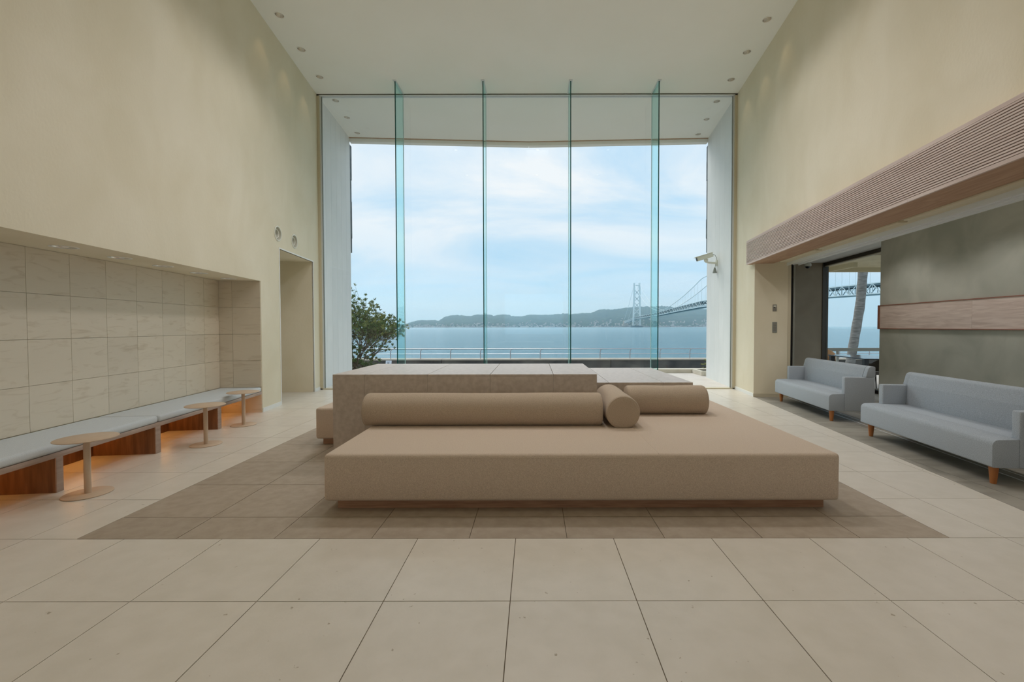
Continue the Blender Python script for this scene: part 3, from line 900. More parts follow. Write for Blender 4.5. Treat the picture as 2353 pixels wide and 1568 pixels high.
# ------------------------------------------------------------------ side tables
def side_table(x, y, label):
    t = empty('side_table', (x, y, 0)); tag(t, label, 'side table', 'round side tables by the bench')
    bm = bmesh.new(); bm_lathe(bm, [(0, 0), (0.146, 0), (0.149, 0.002), (0.149, 0.006), (0.146, 0.008), (0, 0.008)], 48)
    obj('base_plate', finish(bm, 'base_plate', smooth=True), 'table_metal', t)
    bm = bmesh.new(); bm_lathe(bm, [(0, 0.008), (0.021, 0.008), (0.021, 0.434), (0, 0.434)], 24)
    obj('pole', finish(bm, 'pole', smooth=True), 'table_metal', t)
    bm = bmesh.new(); bm_lathe(bm, [(0, 0.434), (0.183, 0.434), (0.187, 0.437), (0.187, 0.440), (0.184, 0.442), (0, 0.442)], 56)
    obj('table_top', finish(bm, 'table_top', smooth=True), 'table_metal', t)


side_table(-3.485, 3.315, 'beige round side table nearest the camera, by the walnut bench')
side_table(-3.635, 4.715, 'middle one of three beige round side tables by the bench')
side_table(-3.862, 5.665, 'beige round side table at the far end of the bench')

# ------------------------------------------------------------------ the upholstered islands
def poly_seat(name, poly, z0, z1, label, cat, plinth, bev=0.028):
    cx = sum(p[0] for p in poly) / len(poly); cy = sum(p[1] for p in poly) / len(poly)
    t = empty(name, (cx, cy, 0)); tag(t, label, cat)
    bm = bmesh.new(); bm_prism(bm, [(p[0] - cx, p[1] - cy) for p in poly], z0, z1)
    obj('cushion', finish(bm, 'cushion', bev, 4, True, 60), 'fabric', t)
    bm = bmesh.new(); bm_prism(bm, [(p[0] - cx, p[1] - cy) for p in plinth], 0, z0 + 0.002)
    obj('plinth', finish(bm, 'plinth'), 'plinth', t)
    return t, cx, cy


OT = [(-1.476, 2.97), (2.142, 2.97), (2.142, 6.0), (1.725, 6.0), (1.725, 4.565), (0.612, 4.565), (0.612, 4.075), (-1.476, 4.075)]
PL = [(-1.41, 3.045), (2.075, 3.045), (2.075, 5.93), (1.79, 5.93), (1.79, 4.50), (0.66, 4.50), (0.66, 4.03), (-1.41, 4.03)]
ot, ocx, ocy = poly_seat('daybed', OT, 0.074, 0.408, 'wide sand coloured upholstered daybed in the foreground', 'daybed', PL)
bm = bmesh.new()
bm_tube(bm, [(0.873 - ocx, 2.985 - ocy, 0.4075), (0.873 - ocx, 4.56 - ocy, 0.4075)], 0.0022, 6)
obj('seam', finish(bm, 'seam', smooth=True), 'fabric', ot)
pts = [(-1.46, 2.985), (2.126, 2.985)]
bm = bmesh.new()
bm_tube(bm, [(-1.455 - ocx, 2.9715 - ocy, 0.382), (2.12 - ocx, 2.9715 - ocy, 0.382)], 0.0022, 6)
obj('seam', finish(bm, 'seam', smooth=True), 'fabric', ot)
OB = [(-2.405, 4.68), (-1.935, 4.68), (-1.935, 6.35), (-2.405, 6.35)]
PB = [(-2.35, 4.745), (-1.975, 4.745), (-1.975, 6.28), (-2.35, 6.28)]
poly_seat('daybed', OB, 0.066, 0.410, 'small end of a sand daybed behind the tall stone block', 'daybed', PB)


def stone_block(name, x0, x1, y0, y1, h, xj, label):
    t = empty(name, ((x0 + x1) / 2, (y0 + y1) / 2, 0)); tag(t, label, 'stone block', 'stone blocks of the island')
    ox, oy = (x0 + x1) / 2, (y0 + y1) / 2
    th = 0.02
    bx('core', (x0 - ox + th, x1 - ox - th, y0 - oy + th, y1 - oy - th, 0, h - th), 'stone', t)
    xs_ = [x0] + xj + [x1]
    for a, b in zip(xs_, xs_[1:]):
        ga = 0.0 if a == x0 else 0.0022; gb = 0.0 if b == x1 else 0.0022
        bx('top_slab', (a - ox + ga, b - ox - gb, y0 - oy, y1 - oy, h - th, h), 'stone', t, bevel=0.0012, seg=1)
        bx('front_slab', (a - ox + ga * 0.3, b - ox - gb * 0.3, y0 - oy, y0 - oy + th, 0, h - th - 0.0004), 'stone', t)
    bx('side_slab', (x0 - ox, x0 - ox + th, y0 - oy + th + 0.001, y1 - oy, 0, h - th - 0.0004), 'stone', t)
    bx('side_slab', (x1 - ox - th, x1 - ox, y0 - oy + th + 0.001, y1 - oy, 0, h - th - 0.0004), 'stone', t)
    bx('rear_slab', (x0 - ox + th + 0.001, x1 - ox - th - 0.001, y1 - oy - th, y1 - oy, 0, h - th - 0.0004), 'stone', t)


stone_block('stone_block', -1.925, 0.600, 4.08, 5.27, 0.845, [-1.62, -1.02, -0.42, 0.183], 'tall brown stone block with a pale top behind the long bolster')
stone_block('stone_block', 0.622, 1.700, 4.57, 6.21, 0.700, [0.803, 1.385], 'lower brown stone block behind the short right bolster')


def bolster(name, L, r, label, loc, rotz, zflat, squash=1.0):
    """upholstered roll along local x, flattened where it rests."""
    prof = []
    rb = 0.03
    prof = [(0.0, -L / 2)]
    for k in range(7):
        a = PI / 2 * k / 6
        prof.append((r - rb + rb * math.sin(a), -L / 2 + rb - rb * math.cos(a)))
    n = 14
    for k in range(1, n):
        u = k / n
        prof.append((r + 0.002 * math.sin(u * 9.0) * math.sin(u * PI), -L / 2 + rb + (L - 2 * rb) * u))
    for k in range(7):
        a = PI / 2 * k / 6
        prof.append((r - rb + rb * math.cos(a), L / 2 - rb + rb * math.sin(a)))
    prof.append((0.0, L / 2))
    bm = bmesh.new(); bm_lathe(bm, prof, 48)
    bmesh.ops.rotate(bm, verts=bm.verts, cent=(0, 0, 0), matrix=Matrix.Rotation(PI / 2, 3, 'Y'))
    for v in bm.verts:
        if v.co.z < zflat:
            v.co.z = zflat - 0.002 * min(1, (zflat - v.co.z) / 0.02) * 0
    me = finish(bm, name, smooth=True, ang=60)
    for p in me.polygons: p.use_smooth = True
    o = obj(name, me, 'bolster', None, loc, (0, 0, rotz))
    tag(o, label, 'bolster', 'bolsters on the daybed')
    # piping where the cover closes round each end
    for sx in (-1, 1):
        b2 = bmesh.new()
        pts = []
        for k in range(41):
            a = 2 * PI * k / 40
            z = max(math.sin(a) * (r - 0.010), zflat + 0.002)
            pts.append((sx * (L / 2 - 0.0075), math.cos(a) * (r - 0.010), z))
        bm_tube(b2, pts, 0.0022, 5, cap=False)
        obj('end_seam', finish(b2, 'end_seam', smooth=True), 'bolster', o)
    return o


ZT = 0.4085
bolster('bolster', 2.155, 0.153, 'long tan bolster lying against the tall stone block', (-0.462, 3.925, 0.538), 0, ZT - 0.538)
bolster('bolster', 0.80, 0.150, 'tan bolster pointing at the camera between the two others', (0.785, 4.14, 0.540), PI / 2, ZT - 0.540)
bolster('bolster', 0.815, 0.150, 'short tan bolster on the right against the lower stone block', (1.352, 4.415, 0.540), 0, ZT - 0.540)

# ------------------------------------------------------------------ sofas
def round_prof(pts, rads, n=5):
    """closed (x,z) polygon with a radius at each corner."""
    out = []
    k = len(pts)
    for i in range(k):
        p = Vector(pts[i]); a = Vector(pts[i - 1]) - p; b = Vector(pts[(i + 1) % k]) - p
        r = rads[i]
        if r <= 0:
            out.append(tuple(p)); continue
        a.normalize(); b.normalize()
        ang = a.angle(b); d = r / math.tan(ang / 2)
        p0, p1 = p + a * d, p + b * d
        c = p + (a + b).normalized() * (r / math.sin(ang / 2))
        a0 = math.atan2(p0.y - c.y, p0.x - c.x); a1 = math.atan2(p1.y - c.y, p1.x - c.x)
        while a1 - a0 > PI: a1 -= 2 * PI
        while a1 - a0 < -PI: a1 += 2 * PI
        for q in range(n + 1):
            t = a0 + (a1 - a0) * q / n
            out.append((c.x + r * math.cos(t), c.y + r * math.sin(t)))
    return out


def sofa(s0, s1, label):
    x, y = RW((s0 + s1) / 2, 0.5)
    t = empty('sofa', (x, y, 0), (0, 0, TR)); tag(t, label, 'sofa', 'grey sofas in the recess')
    L = s1 - s0; h = L / 2
    T = lambda v: v - 0.5
    ZB, ZS, ZA, ZK = 0.150, 0.385, 0.612, 0.757
    arm = 0.075
    # seat: full width in front of the arms, between them behind
    bm = bmesh.new()
    pr = round_prof([(T(0.21), ZB), (T(0.405), ZB), (T(0.405), ZS), (T(0.21), ZS - 0.008)], [0.015, 0, 0, 0.05])
    bm_extrude_y(bm, pr, -h, h)
    me = finish(bm, 'seat_front', 0.006, 2, True, 40)
    obj('seat_front', me, 'sofa_fabric', t)
    bm = bmesh.new(); bm_box(bm, T(0.405), T(0.70), -h + arm, h - arm, ZB, ZS)
    obj('seat', finish(bm, 'seat', 0.004, 2, True), 'sofa_fabric', t)
    bm = bmesh.new()
    pr = round_prof([(T(0.655), ZS - 0.02), (T(0.785), ZS - 0.02), (T(0.785), ZA + 0.003), (T(0.785), ZK), (T(0.700), ZK), (T(0.662), ZA)], [0, 0, 0, 0.02, 0.045, 0.04])
    bm_extrude_y(bm, pr, -h + arm, h - arm)
    obj('backrest', finish(bm, 'backrest', 0.004, 2, True, 40), 'sofa_fabric', t)
    bm = bmesh.new()
    for sg in (-1, 1):
        pr = round_prof([(T(0.668), ZA + 0.002), (T(0.785), ZA + 0.002), (T(0.785), ZK), (T(0.703), ZK)], [0, 0, 0.02, 0.05])
        b2 = bmesh.new()
        bm_extrude_y(b2, pr, (-h if sg < 0 else h - arm), (-h + arm if sg < 0 else h))
        obj('backrest_end', finish(b2, 'backrest_end', 0.004, 2, True, 40), 'sofa_fabric', t)
    bm.free()
    for sg in (-1, 1):
        bm = bmesh.new()
        bm_box(bm, T(0.4055), T(0.785), (-h if sg < 0 else h - arm), (-h + arm if sg < 0 else h), ZB, ZA)
        obj('armrest', finish(bm, 'armrest', 0.012, 3, True, 50), 'sofa_fabric', t)
    bx('base_panel', (T(0.41), T(0.78), -h + arm, h - arm, ZB - 0.004, ZB), 'black', t)
    for sg in (-1, 1):
        for tt in (0.285, 0.715):
            bm = bmesh.new(); bm_lathe(bm, [(0, 0), (0.019, 0), (0.021, 0.004), (0.033, 0.1505), (0, 0.1505)], 20, (T(tt), sg * (h - 0.075), 0))
            obj('leg', finish(bm, 'leg', smooth=True, ang=40), 'leg_wood', t)


sofa(5.865, 7.555, 'grey two-armed sofa farther away, beside the cream pillar')
sofa(3.495, 5.185, 'grey two-armed sofa nearer the camera at the right picture edge')

# ------------------------------------------------------------------ small fittings on the right
def on_pillar(name, t0, t1, z0, z1, label, cat):
    x, y = RW(7.95, (t0 + t1) / 2)
    e_ = empty(name, (x, y, (z0 + z1) / 2), RR); tag(e_, label, cat)
    return e_, (t1 - t0), (z1 - z0)


e1, w, h = on_pillar('intercom_plate', 0.315, 0.385, 1.575, 1.700, 'small steel key plate with a dark hole on the cream pillar', 'wall plate')
bx('plate', (-w / 2, w / 2, -0.008, 0, -h / 2, h / 2), 'steel_plate', e1, 0.003, 1)
bx('label_strip', (-w * 0.3, w * 0.3, -0.010, -0.008, h * 0.16, h * 0.34), 'plastic', e1)
bm = bmesh.new(); bm_lathe(bm, [(0, 0), (0.009, 0), (0.009, 0.003), (0, 0.003)], 16)
bmesh.ops.rotate(bm, verts=bm.verts, cent=(0, 0, 0), matrix=Matrix.Rotation(PI / 2, 3, 'X'))
obj('keyhole', finish(bm, 'keyhole'), 'black', e1, (-0.008, -0.008, 0.006))
e2, w, h = on_pillar('light_switch', 0.312, 0.392, 1.185, 1.380, 'grey light switch panel below the key plate on the pillar', 'light switch')
bx('plate', (-w / 2, w / 2, -0.009, 0, -h / 2, h / 2), 'grey_plastic', e2, 0.003, 1)
for z in (-0.30, -0.06, 0.18):
    bx('button', (-w * 0.3, w * 0.3, -0.013, -0.009, h * z, h * (z + 0.17)), 'steel_plate', e2, 0.002, 1)

# dome camera under the recess ceiling
dc = empty('dome_camera', (6.13, 9.62, REC_Z - 0.085)); tag(dc, 'white dome camera with dark eye under the recess ceiling', 'security camera')
bm = bmesh.new(); bm_lathe(bm, [(0, 0), (0.062, 0), (0.07, -0.02), (0.072, -0.055), (0.055, -0.062), (0, -0.062)], 32)
obj('housing', finish(bm, 'housing', smooth=True), 'plastic', dc)
bm = bmesh.new(); bm_tube(bm, [(0, 0, 0), (0, 0, 0.085)], 0.012, 10)
obj('stem', finish(bm, 'stem', smooth=True), 'grey_plastic', dc)
bm = bmesh.new(); bm_lathe(bm, [(0.05, -0.058)] + [(0.05 * math.cos(a), -0.062 - 0.05 * math.sin(a)) for a in (0.2, 0.5, 0.8, 1.1, 1.35)] + [(0, -0.112)], 24)
obj('dome', finish(bm, 'dome', smooth=True), 'black', dc)
bm = bmesh.new(); bm_lathe(bm, [(0.052, -0.062), (0.055, -0.068), (0.05, -0.072)], 24)
obj('ring', finish(bm, 'ring', smooth=True), 'grey_plastic', dc)

# bullet camera outside on the right wing wall
def wing_r(u, inw):                 # u metres from the glass along the right wing wall, inw metres off it
    d = Vector((SOFF[2][0] - XR_WIN, SOFF[2][1] - WIN_Y - 0.05)).normalized()
    p = Vector((XR_WIN, WIN_Y + 0.05)) + d * u + Vector((-d.y, d.x)) * inw
    return p.x, p.y


px, py = wing_r(1.18, 0)
sc_ = empty('security_camera', (px, py, 2.80)); tag(sc_, 'white bullet security camera on a bracket outside the glass', 'security camera')
bx('wall_plate', (-0.022, -0.001, -0.05, 0.05, -0.07, 0.07), 'plastic', sc_, 0.004, 1)
bm = bmesh.new(); bm_tube(bm, [(-0.02, 0, -0.005), (-0.20, 0.0, 0.01), (-0.27, 0.0, 0.035)], [0.028, 0.022, 0.028], 12)
obj('arm', finish(bm, 'arm', smooth=True), 'plastic', sc_)
bm = bmesh.new(); bm_lathe(bm, [(0, -0.03), (0.04, -0.03), (0.045, 0), (0.04, 0.03), (0, 0.03)], 16)
obj('joint', finish(bm, 'joint', smooth=True), 'plastic', sc_, (-0.26, 0, 0.065), (PI / 2, 0, 0))
body = bx('body', (-0.21, 0.17, -0.055, 0.055, -0.045, 0.05), 'plastic', sc_, 0.008, 2, (-0.275, 0, 0.14), (0, -0.29, 0))
bx('sun_shield', (-0.245, 0.185, -0.066, 0.066, 0.05, 0.062), 'plastic', body, 0.003, 1)
bx('front_glass', (-0.214, -0.21, -0.042, 0.042, -0.035, 0.04), 'black', body)
bm = bmesh.new(); bm_tube(bm, [(0.17, 0, 0), (0.195, 0, 0)], 0.016, 10)
obj('cable_gland', finish(bm, 'cable_gland', smooth=True), 'grey_plastic', body)
bm = bmesh.new(); bm_tube(bm, [(-0.085, 0, 0.195), (-0.05, 0, 0.19), (-0.015, 0.0, 0.13), (-0.02, 0, 0.02), (-0.05, 0, -0.12), (-0.07, 0, -0.20), (-0.055, 0, -0.225), (-0.03, 0, -0.19)], 0.006, 6)
obj('cable', finish(bm, 'cable', smooth=True), 'grey_plastic', sc_)
bm = bmesh.new(); bm_lathe(bm, [(0, 0.06), (0.018, 0.055), (0.05, -0.07), (0, -0.075)], 14)
obj('cable_cover', finish(bm, 'cable_cover', smooth=True), 'grey_plastic', sc_, (-0.052, 0, -0.165))

# ------------------------------------------------------------------ outside: terrace, kerb, planter
te = empty('floor_terrace'); tag(te, 'pale terrace floor just outside the glass', 'terrace', kind='structure')
bx('slab', (-4.75, 4.6, WIN_Y + 0.05, 12.0, -0.25, -0.006), 'terrace', te)
bx('kerb', (-4.6, 5.2, 12.0, 12.30, -1.0, 0.10), 'kerb', te)
pb = empty('planter', (4.95, 11.6, 0)); tag(pb, 'low pale planter box on the terrace beside the right wing wall', 'planter')
pb.location = (5.05, 11.65, 0)
bx('wall', (-0.62, -0.54, -0.34, 0.34, -0.006, 0.115), 'kerb', pb, 0.004, 1)
bx('wall', (-0.54, 0.8, -0.34, -0.26, -0.006, 0.115), 'kerb', pb, 0.004, 1)
bx('wall', (-0.54, 0.8, 0.26, 0.34, -0.006, 0.115), 'kerb', pb, 0.004, 1)
bx('soil', (-0.54, 0.8, -0.26, 0.26, -0.006, 0.09), 'soil', pb)


def leaf_fan(bm, base, n, ln, w, spread, up=1.0):
    for _ in range(n):
        a = random.uniform(0, 2 * PI)
        d = Vector((math.cos(a) * spread, math.sin(a) * spread, up * random.uniform(0.4, 1.1))).normalized()
        L = ln * random.uniform(0.6, 1.1)
        side = d.cross(Vector((random.uniform(-1, 1), random.uniform(-1, 1), random.uniform(-1, 1)))).normalized() * w
        p = Vector(base)
        m_ = p + d * L * 0.5; tip = p + d * L - Vector((0, 0, L * 0.12))
        v = [bm.verts.new(q) for q in (p, m_ + side, tip, m_ - side)]
        bm.faces.new(v)


pl = empty('potted_plant', (4.78, 11.7, 0.09)); tag(pl, 'small leafy plant growing in the low planter by the wing wall', 'plant')
bm = bmesh.new()
for k in range(16):
    b0 = Vector((random.uniform(-0.12, 0.25), random.uniform(-0.15, 0.15), random.uniform(0.05, 0.30)))
    leaf_fan(bm, b0, 9, 0.09, 0.014, 0.9, 0.7)
obj('foliage', finish(bm, 'foliage'), 'leaf2', pl)
bm = bmesh.new()
for k in range(7):
    bm_tube(bm, [(random.uniform(-0.05, 0.1), random.uniform(-0.08, 0.08), 0), (random.uniform(-0.12, 0.25), random.uniform(-0.15, 0.15), 0.28)], [0.006, 0.003], 5)
obj('stems', finish(bm, 'stems'), 'bark', pl)

gr = empty('ground_outside'); tag(gr, 'paved ground around the building down to the sea wall', 'ground', kind='structure')
bx('shore', (-80, 80, 12.3, 28.4, -2.2, -1.5), 'ground', gr)
bx('entrance_side', (-60, 60, -60, ROOM_Y0 - 0.01, -0.6, -0.02), 'ground', gr)
bx('left_yard', (-60, -9.0, ROOM_Y0, 12.3, -1.2, -0.3), 'ground', gr)
bx('right_yard', (8.0, 60, ROOM_Y0, 8.0, -1.2, -0.3), 'ground', gr)
bx('planting_bed', (-9.5, -4.75, 12.0, 14.9, -1.6, -0.10), 'soil', gr)

# shrub in the bed at the left
sh = empty('shrub', (-5.55, 13.55, -0.10)); tag(sh, 'twiggy evergreen shrub outside at the left of the glass', 'shrub')
rnd = random.Random(21)
bmb = bmesh.new(); bml = bmesh.new(); bml2 = bmesh.new()


def leaf_tuft(b, p, d, n, ln, w):
    for _ in range(n):
        dd = (d + Vector((rnd.uniform(-1, 1), rnd.uniform(-1, 1), rnd.uniform(-0.7, 1)))).normalized()
        L = ln * rnd.uniform(0.6, 1.15)
        sd = dd.cross(Vector((rnd.uniform(-1, 1), rnd.uniform(-1, 1), rnd.uniform(-1, 1))))
        if sd.length < 0.05: continue
        sd = sd.normalized() * w
        mm = p + dd * L * 0.55
        v = [b.verts.new(q) for q in (p, mm + sd, p + dd * L, mm - sd)]
        b.faces.new(v)


def branch(p, d, L, r, lev):
    k = 4; pts = [p.copy()]; q = p.copy(); dd = d.copy()
    for i in range(k):
        dd = (dd + Vector((rnd.uniform(-0.22, 0.22), rnd.uniform(-0.22, 0.22), rnd.uniform(-0.10, 0.16)))).normalized()
        q = q + dd * L / k; pts.append(q.copy())
    bm_tube(bmb, pts, [r * (1 - 0.6 * i / k) for i in range(k + 1)], 5 if lev < 2 else 4, cap=False)
    if lev >= 3:
        leaf_tuft(bml if rnd.random() < 0.6 else bml2, q, dd, 14, 0.10, 0.0095)
        leaf_tuft(bml, pts[2], dd, 5, 0.09, 0.010)
        return
    nchild = (5, 5, 4)[lev]
    for i in range(nchild):
        u = pts[rnd.choice((2, 3, 4, 4))]
        ax = Vector((rnd.uniform(-1, 1), rnd.uniform(-1, 1), rnd.uniform(-0.35, 0.75)))
        branch(u, (dd * 0.9 + ax * 0.75).normalized(), L * rnd.uniform(0.55, 0.78), r * 0.55, lev + 1)


for k in range(11):
    a = rnd.uniform(-0.9, 1.05)
    d0 = Vector((0.15 + a * 0.75, rnd.uniform(-0.5, 0.5), rnd.uniform(0.75, 1.15))).normalized()
    branch(Vector((rnd.uniform(-0.25, 0.15), rnd.uniform(-0.2, 0.2), 0.0)), d0, rnd.uniform(0.80, 1.04), 0.024, 0)
for k in range(150):                 # low growth at the foot
    p = Vector((rnd.uniform(-0.9, 0.55), rnd.uniform(-0.5, 0.4), rnd.uniform(0.03, 0.80)))
    leaf_tuft(bml, p, Vector((rnd.uniform(-0.5, 0.5), -0.3, 0.6)), 16, 0.11, 0.016)
obj('branches', finish(bmb, 'branches', smooth=True), 'bark', sh)
o = obj('leaves', finish(bml, 'leaves'), 'leaf', sh); o['kind'] = 'stuff'
o = obj('young_leaves', finish(bml2, 'young_leaves'), 'leaf2', sh); o['kind'] = 'stuff'

# ------------------------------------------------------------------ sea wall with railing, sign
SWY = 28.4; SWZ = -0.84
sw = empty('sea_wall', (0, SWY, 0)); tag(sw, 'weathered concrete sea wall along the shore', 'sea wall')
edges = [-62 + 11.25 * k for k in range(12)]
off = (1014 - CX) / F_PX * SWY + 62
edges = [(1014 - CX) / F_PX * SWY + 11.25 * k for k in range(-5, 7)]
for a, b in zip(edges, edges[1:]):
    bx('wall_segment', (a + 0.02, b - 0.02, 0, 0.9, -4.5, SWZ - 0.10), 'concrete', sw)
    bx('cap', (a + 0.01, b - 0.01, -0.05, 0.95, SWZ - 0.10, SWZ), 'cap', sw, 0.02, 1)
rl = empty('sea_railing', (0, SWY + 0.45, SWZ)); tag(rl, 'steel tube railing along the top of the sea wall', 'railing')
x_first = (966.0 - CX) / F_PX * (SWY + 0.45)
bm = bmesh.new(); bm_tube(bm, [(0, 0, 0), (0, 0, 0.44), (0.012, 0, 0.52), (0.04, 0, 0.585), (0.09, 0, 0.63), (0.12, 0, 0.65)], 0.034, 8)
pm = finish(bm, 'post', smooth=True); pm.materials.append(M['steel'])
for k in range(-7, 22):
    obj('post', pm, None, rl, (x_first + 2.018 * k, 0, 0))
bm = bmesh.new(); bm_tube(bm, [(-24, 0, 0.655), (40, 0, 0.655)], 0.036, 8)
obj('top_rail', finish(bm, 'top_rail', smooth=True), 'steel', rl)
bm = bmesh.new(); bm_tube(bm, [(-24, 0, 0.32), (40, 0, 0.32)], 0.020, 8)
obj('middle_rail', finish(bm, 'middle_rail', smooth=True), 'steel', rl)
gx = (891 - CX) / F_PX * (SWY - 0.6)
sg = empty('notice_board', (gx, SWY - 0.6, -1.5)); tag(sg, 'small white notice board standing before the sea wall', 'sign')
bx('panel', (-0.19, 0.19, -0.015, 0.0, 0.16, 0.62), 'sign', sg, 0.0, 1, (0, 0, 0), (-0.25, 0, 0))
for z in (0.24, 0.31, 0.38, 0.45, 0.52):
    bx('print_line', (-0.12, 0.12 * random.uniform(0.3, 1), -0.017, -0.015, z, z + 0.022), 'sign_ink', sg, 0, 1, (0, 0, 0), (-0.25, 0, 0))
bx('post', (-0.03, 0.03, 0.0, 0.04, 0, 0.5), 'steel', sg)

# ------------------------------------------------------------------ sea, far shore
bm = bmesh.new(); bm_box(bm, -9000, 9000, 29.4, 14000, -8, -3.2)
sea = obj('sea', finish(bm, 'sea'), 'sea'); tag(sea, 'rippled blue grey strait reaching the far shore', 'sea', kind='structure')
HZ = CY - F_PX * math.tan(PITCH)
SKY = [(880, 751), (905, 748), (920, 745), (935, 744), (950, 738), (970, 735), (985, 736), (1000, 735), (1008, 738), (1020, 729), (1035, 725), (1050, 724),
       (1065, 725), (1080, 727), (1095, 723), (1110, 723), (1125, 723), (1135, 726), (1150, 723), (1165, 723), (1180, 727), (1200, 727), (1220, 723),
       (1240, 724), (1260, 724), (1280, 722), (1300, 721), (1315, 722), (1340, 720), (1357, 720), (1375, 713), (1385, 711), (1405, 712), (1440, 708),
       (1475, 705), (1500, 705), (1520, 704), (1540, 706), (1560, 710), (1580, 709), (1610, 711), (1640, 711), (1680, 716), (1720, 725), (1770, 740), (1820, 751)]


def skyline(px):
    for (a, ya), (b, yb) in zip(SKY, SKY[1:]):
        if a <= px <= b:
            u = (px - a) / (b - a); return ya + (yb - ya) * u
    return 751


NA, ND = 300, 26
Y0H, YR, Y1H = 3650.0, 4700.0, 5600.0
V, Fc = [], []
for i in range(NA + 1):
    px = 872 + (1830 - 872) * i / NA
    ta = (px - CX) / F_PX
    hr = max(0.0, (HZ - skyline(px)) * YR / F_PX + 1.3 + 3.2)
    for j in range(ND + 1):
        u = j / ND
        Y = Y0H + (Y1H - Y0H) * u
        ur = (YR - Y0H) / (Y1H - Y0H)
        if u <= ur:
            v = u / ur
            prof = 0.10 * min(1, v * 6) * (1 - v) + (v ** 1.25)
            spur = noise.fractal(Vector((px * 0.02, Y * 0.0016, 0)), 0.9, 2.1, 5) * 0.30 * math.sin(PI * v)
            h = hr * max(0.02, prof * (1 + spur * 1.1))
        else:
            v = (u - ur) / (1 - ur); h = hr * (1 - v)
        h += noise.fractal(Vector((px * 0.22, Y * 0.02, 3)), 0.8, 2.0, 4) * 9.0 * min(1, hr / 40) * (1 if 0.02 < u < 0.98 else 0)
        V.append((ta * Y, Y, -3.2 + max(0, h)))
for i in range(NA):
    for j in range(ND):
        a = i * (ND + 1) + j; b = a + ND + 1
        Fc.append((a, b, b + 1, a + 1))
me = mesh_from('hills', V, Fc)
for p in me.polygons: p.use_smooth = True
hills = obj('hills', me, 'forest'); tag(hills, 'wooded hills of the far shore across the strait', 'hills', kind='structure')
# town at the foot of the hills
rt = random.Random(5)
bm = bmesh.new()
for k in range(900):
    px = rt.uniform(935, 1640)
    Y = Y0H - 30 + abs(rt.gauss(0, 1)) * 150
    if rt.random() < 0.5: Y = Y0H - 30 + rt.uniform(0, 40)
    v = max(0, (Y - Y0H) / (YR - Y0H))
    hr = max(0.0, (HZ - skyline(px)) * YR / F_PX + 4.5)
    z = -3.2 + hr * (0.10 * min(1, v * 6) * (1 - v) + v ** 1.25) * 1.05
    x = (px - CX) / F_PX * Y
    w = rt.uniform(5, 16); hh = rt.uniform(5, 12)
    bm_box(bm, x - w / 2, x + w / 2, Y, Y + 10, z - 4, z + hh)
o = obj('far_town', finish(bm, 'far_town'), 'town'); tag(o, 'scatter of pale houses along the far waterfront', 'town', kind='stuff')
hb = rt
bx_f = [(1066, 725, 14, 8), (1275, 724, 5, 20), (982, 733, 5, 26), (1310, 736, 40, 8)]

# ------------------------------------------------------------------ suspension bridge
br_ = empty('suspension_bridge'); tag(br_, 'long suspension bridge with a lattice tower crossing the strait', 'bridge')
# centre line of the deck: (x, y, z of road level)
ctrl = [(470, 80, 52), (470, 330, 55.5), (470, 574, 59), (470, 690, 61.5), (432, 1065, 65), (497, 1470, 66), (590, 2000, 67), (695, 2900, 66), (790, 3700, 44)]


def deck(y):
    for a, b in zip(ctrl, ctrl[1:]):
        if a[1] <= y <= b[1]:
            u = (y - a[1]) / (b[1] - a[1]); return Vector((a[0] + (b[0] - a[0]) * u, y, a[2] + (b[2] - a[2]) * u))
    return Vector(ctrl[-1])


HW, TH = 15.0, 14.0
stn = []
y = 80.0
while y < 3700:
    stn.append(y); y += 14.2 if y < 900 else (21.0 if y < 1500 else 42.0)
stn.append(3700)


def bar(bm, a, b, w):
    d = (b - a)
    if d.length < 1e-6: return
    d.normalize(); u = d.cross(Vector((0, 0, 1)))
    if u.length < 0.05: u = Vector((1, 0, 0))
    u.normalize(); v_ = d.cross(u).normalized(); w *= 0.5
    q = [bm.verts.new(p + u * sx * w + v_ * sy * w) for p in (a, b) for sx, sy in ((-1, -1), (1, -1), (1, 1), (-1, 1))]
    for f in ((0, 1, 5, 4), (1, 2, 6, 5), (2, 3, 7, 6), (3, 0, 4, 7), (0, 3, 2, 1), (4, 5, 6, 7)):
        bm.faces.new([q[i] for i in f])


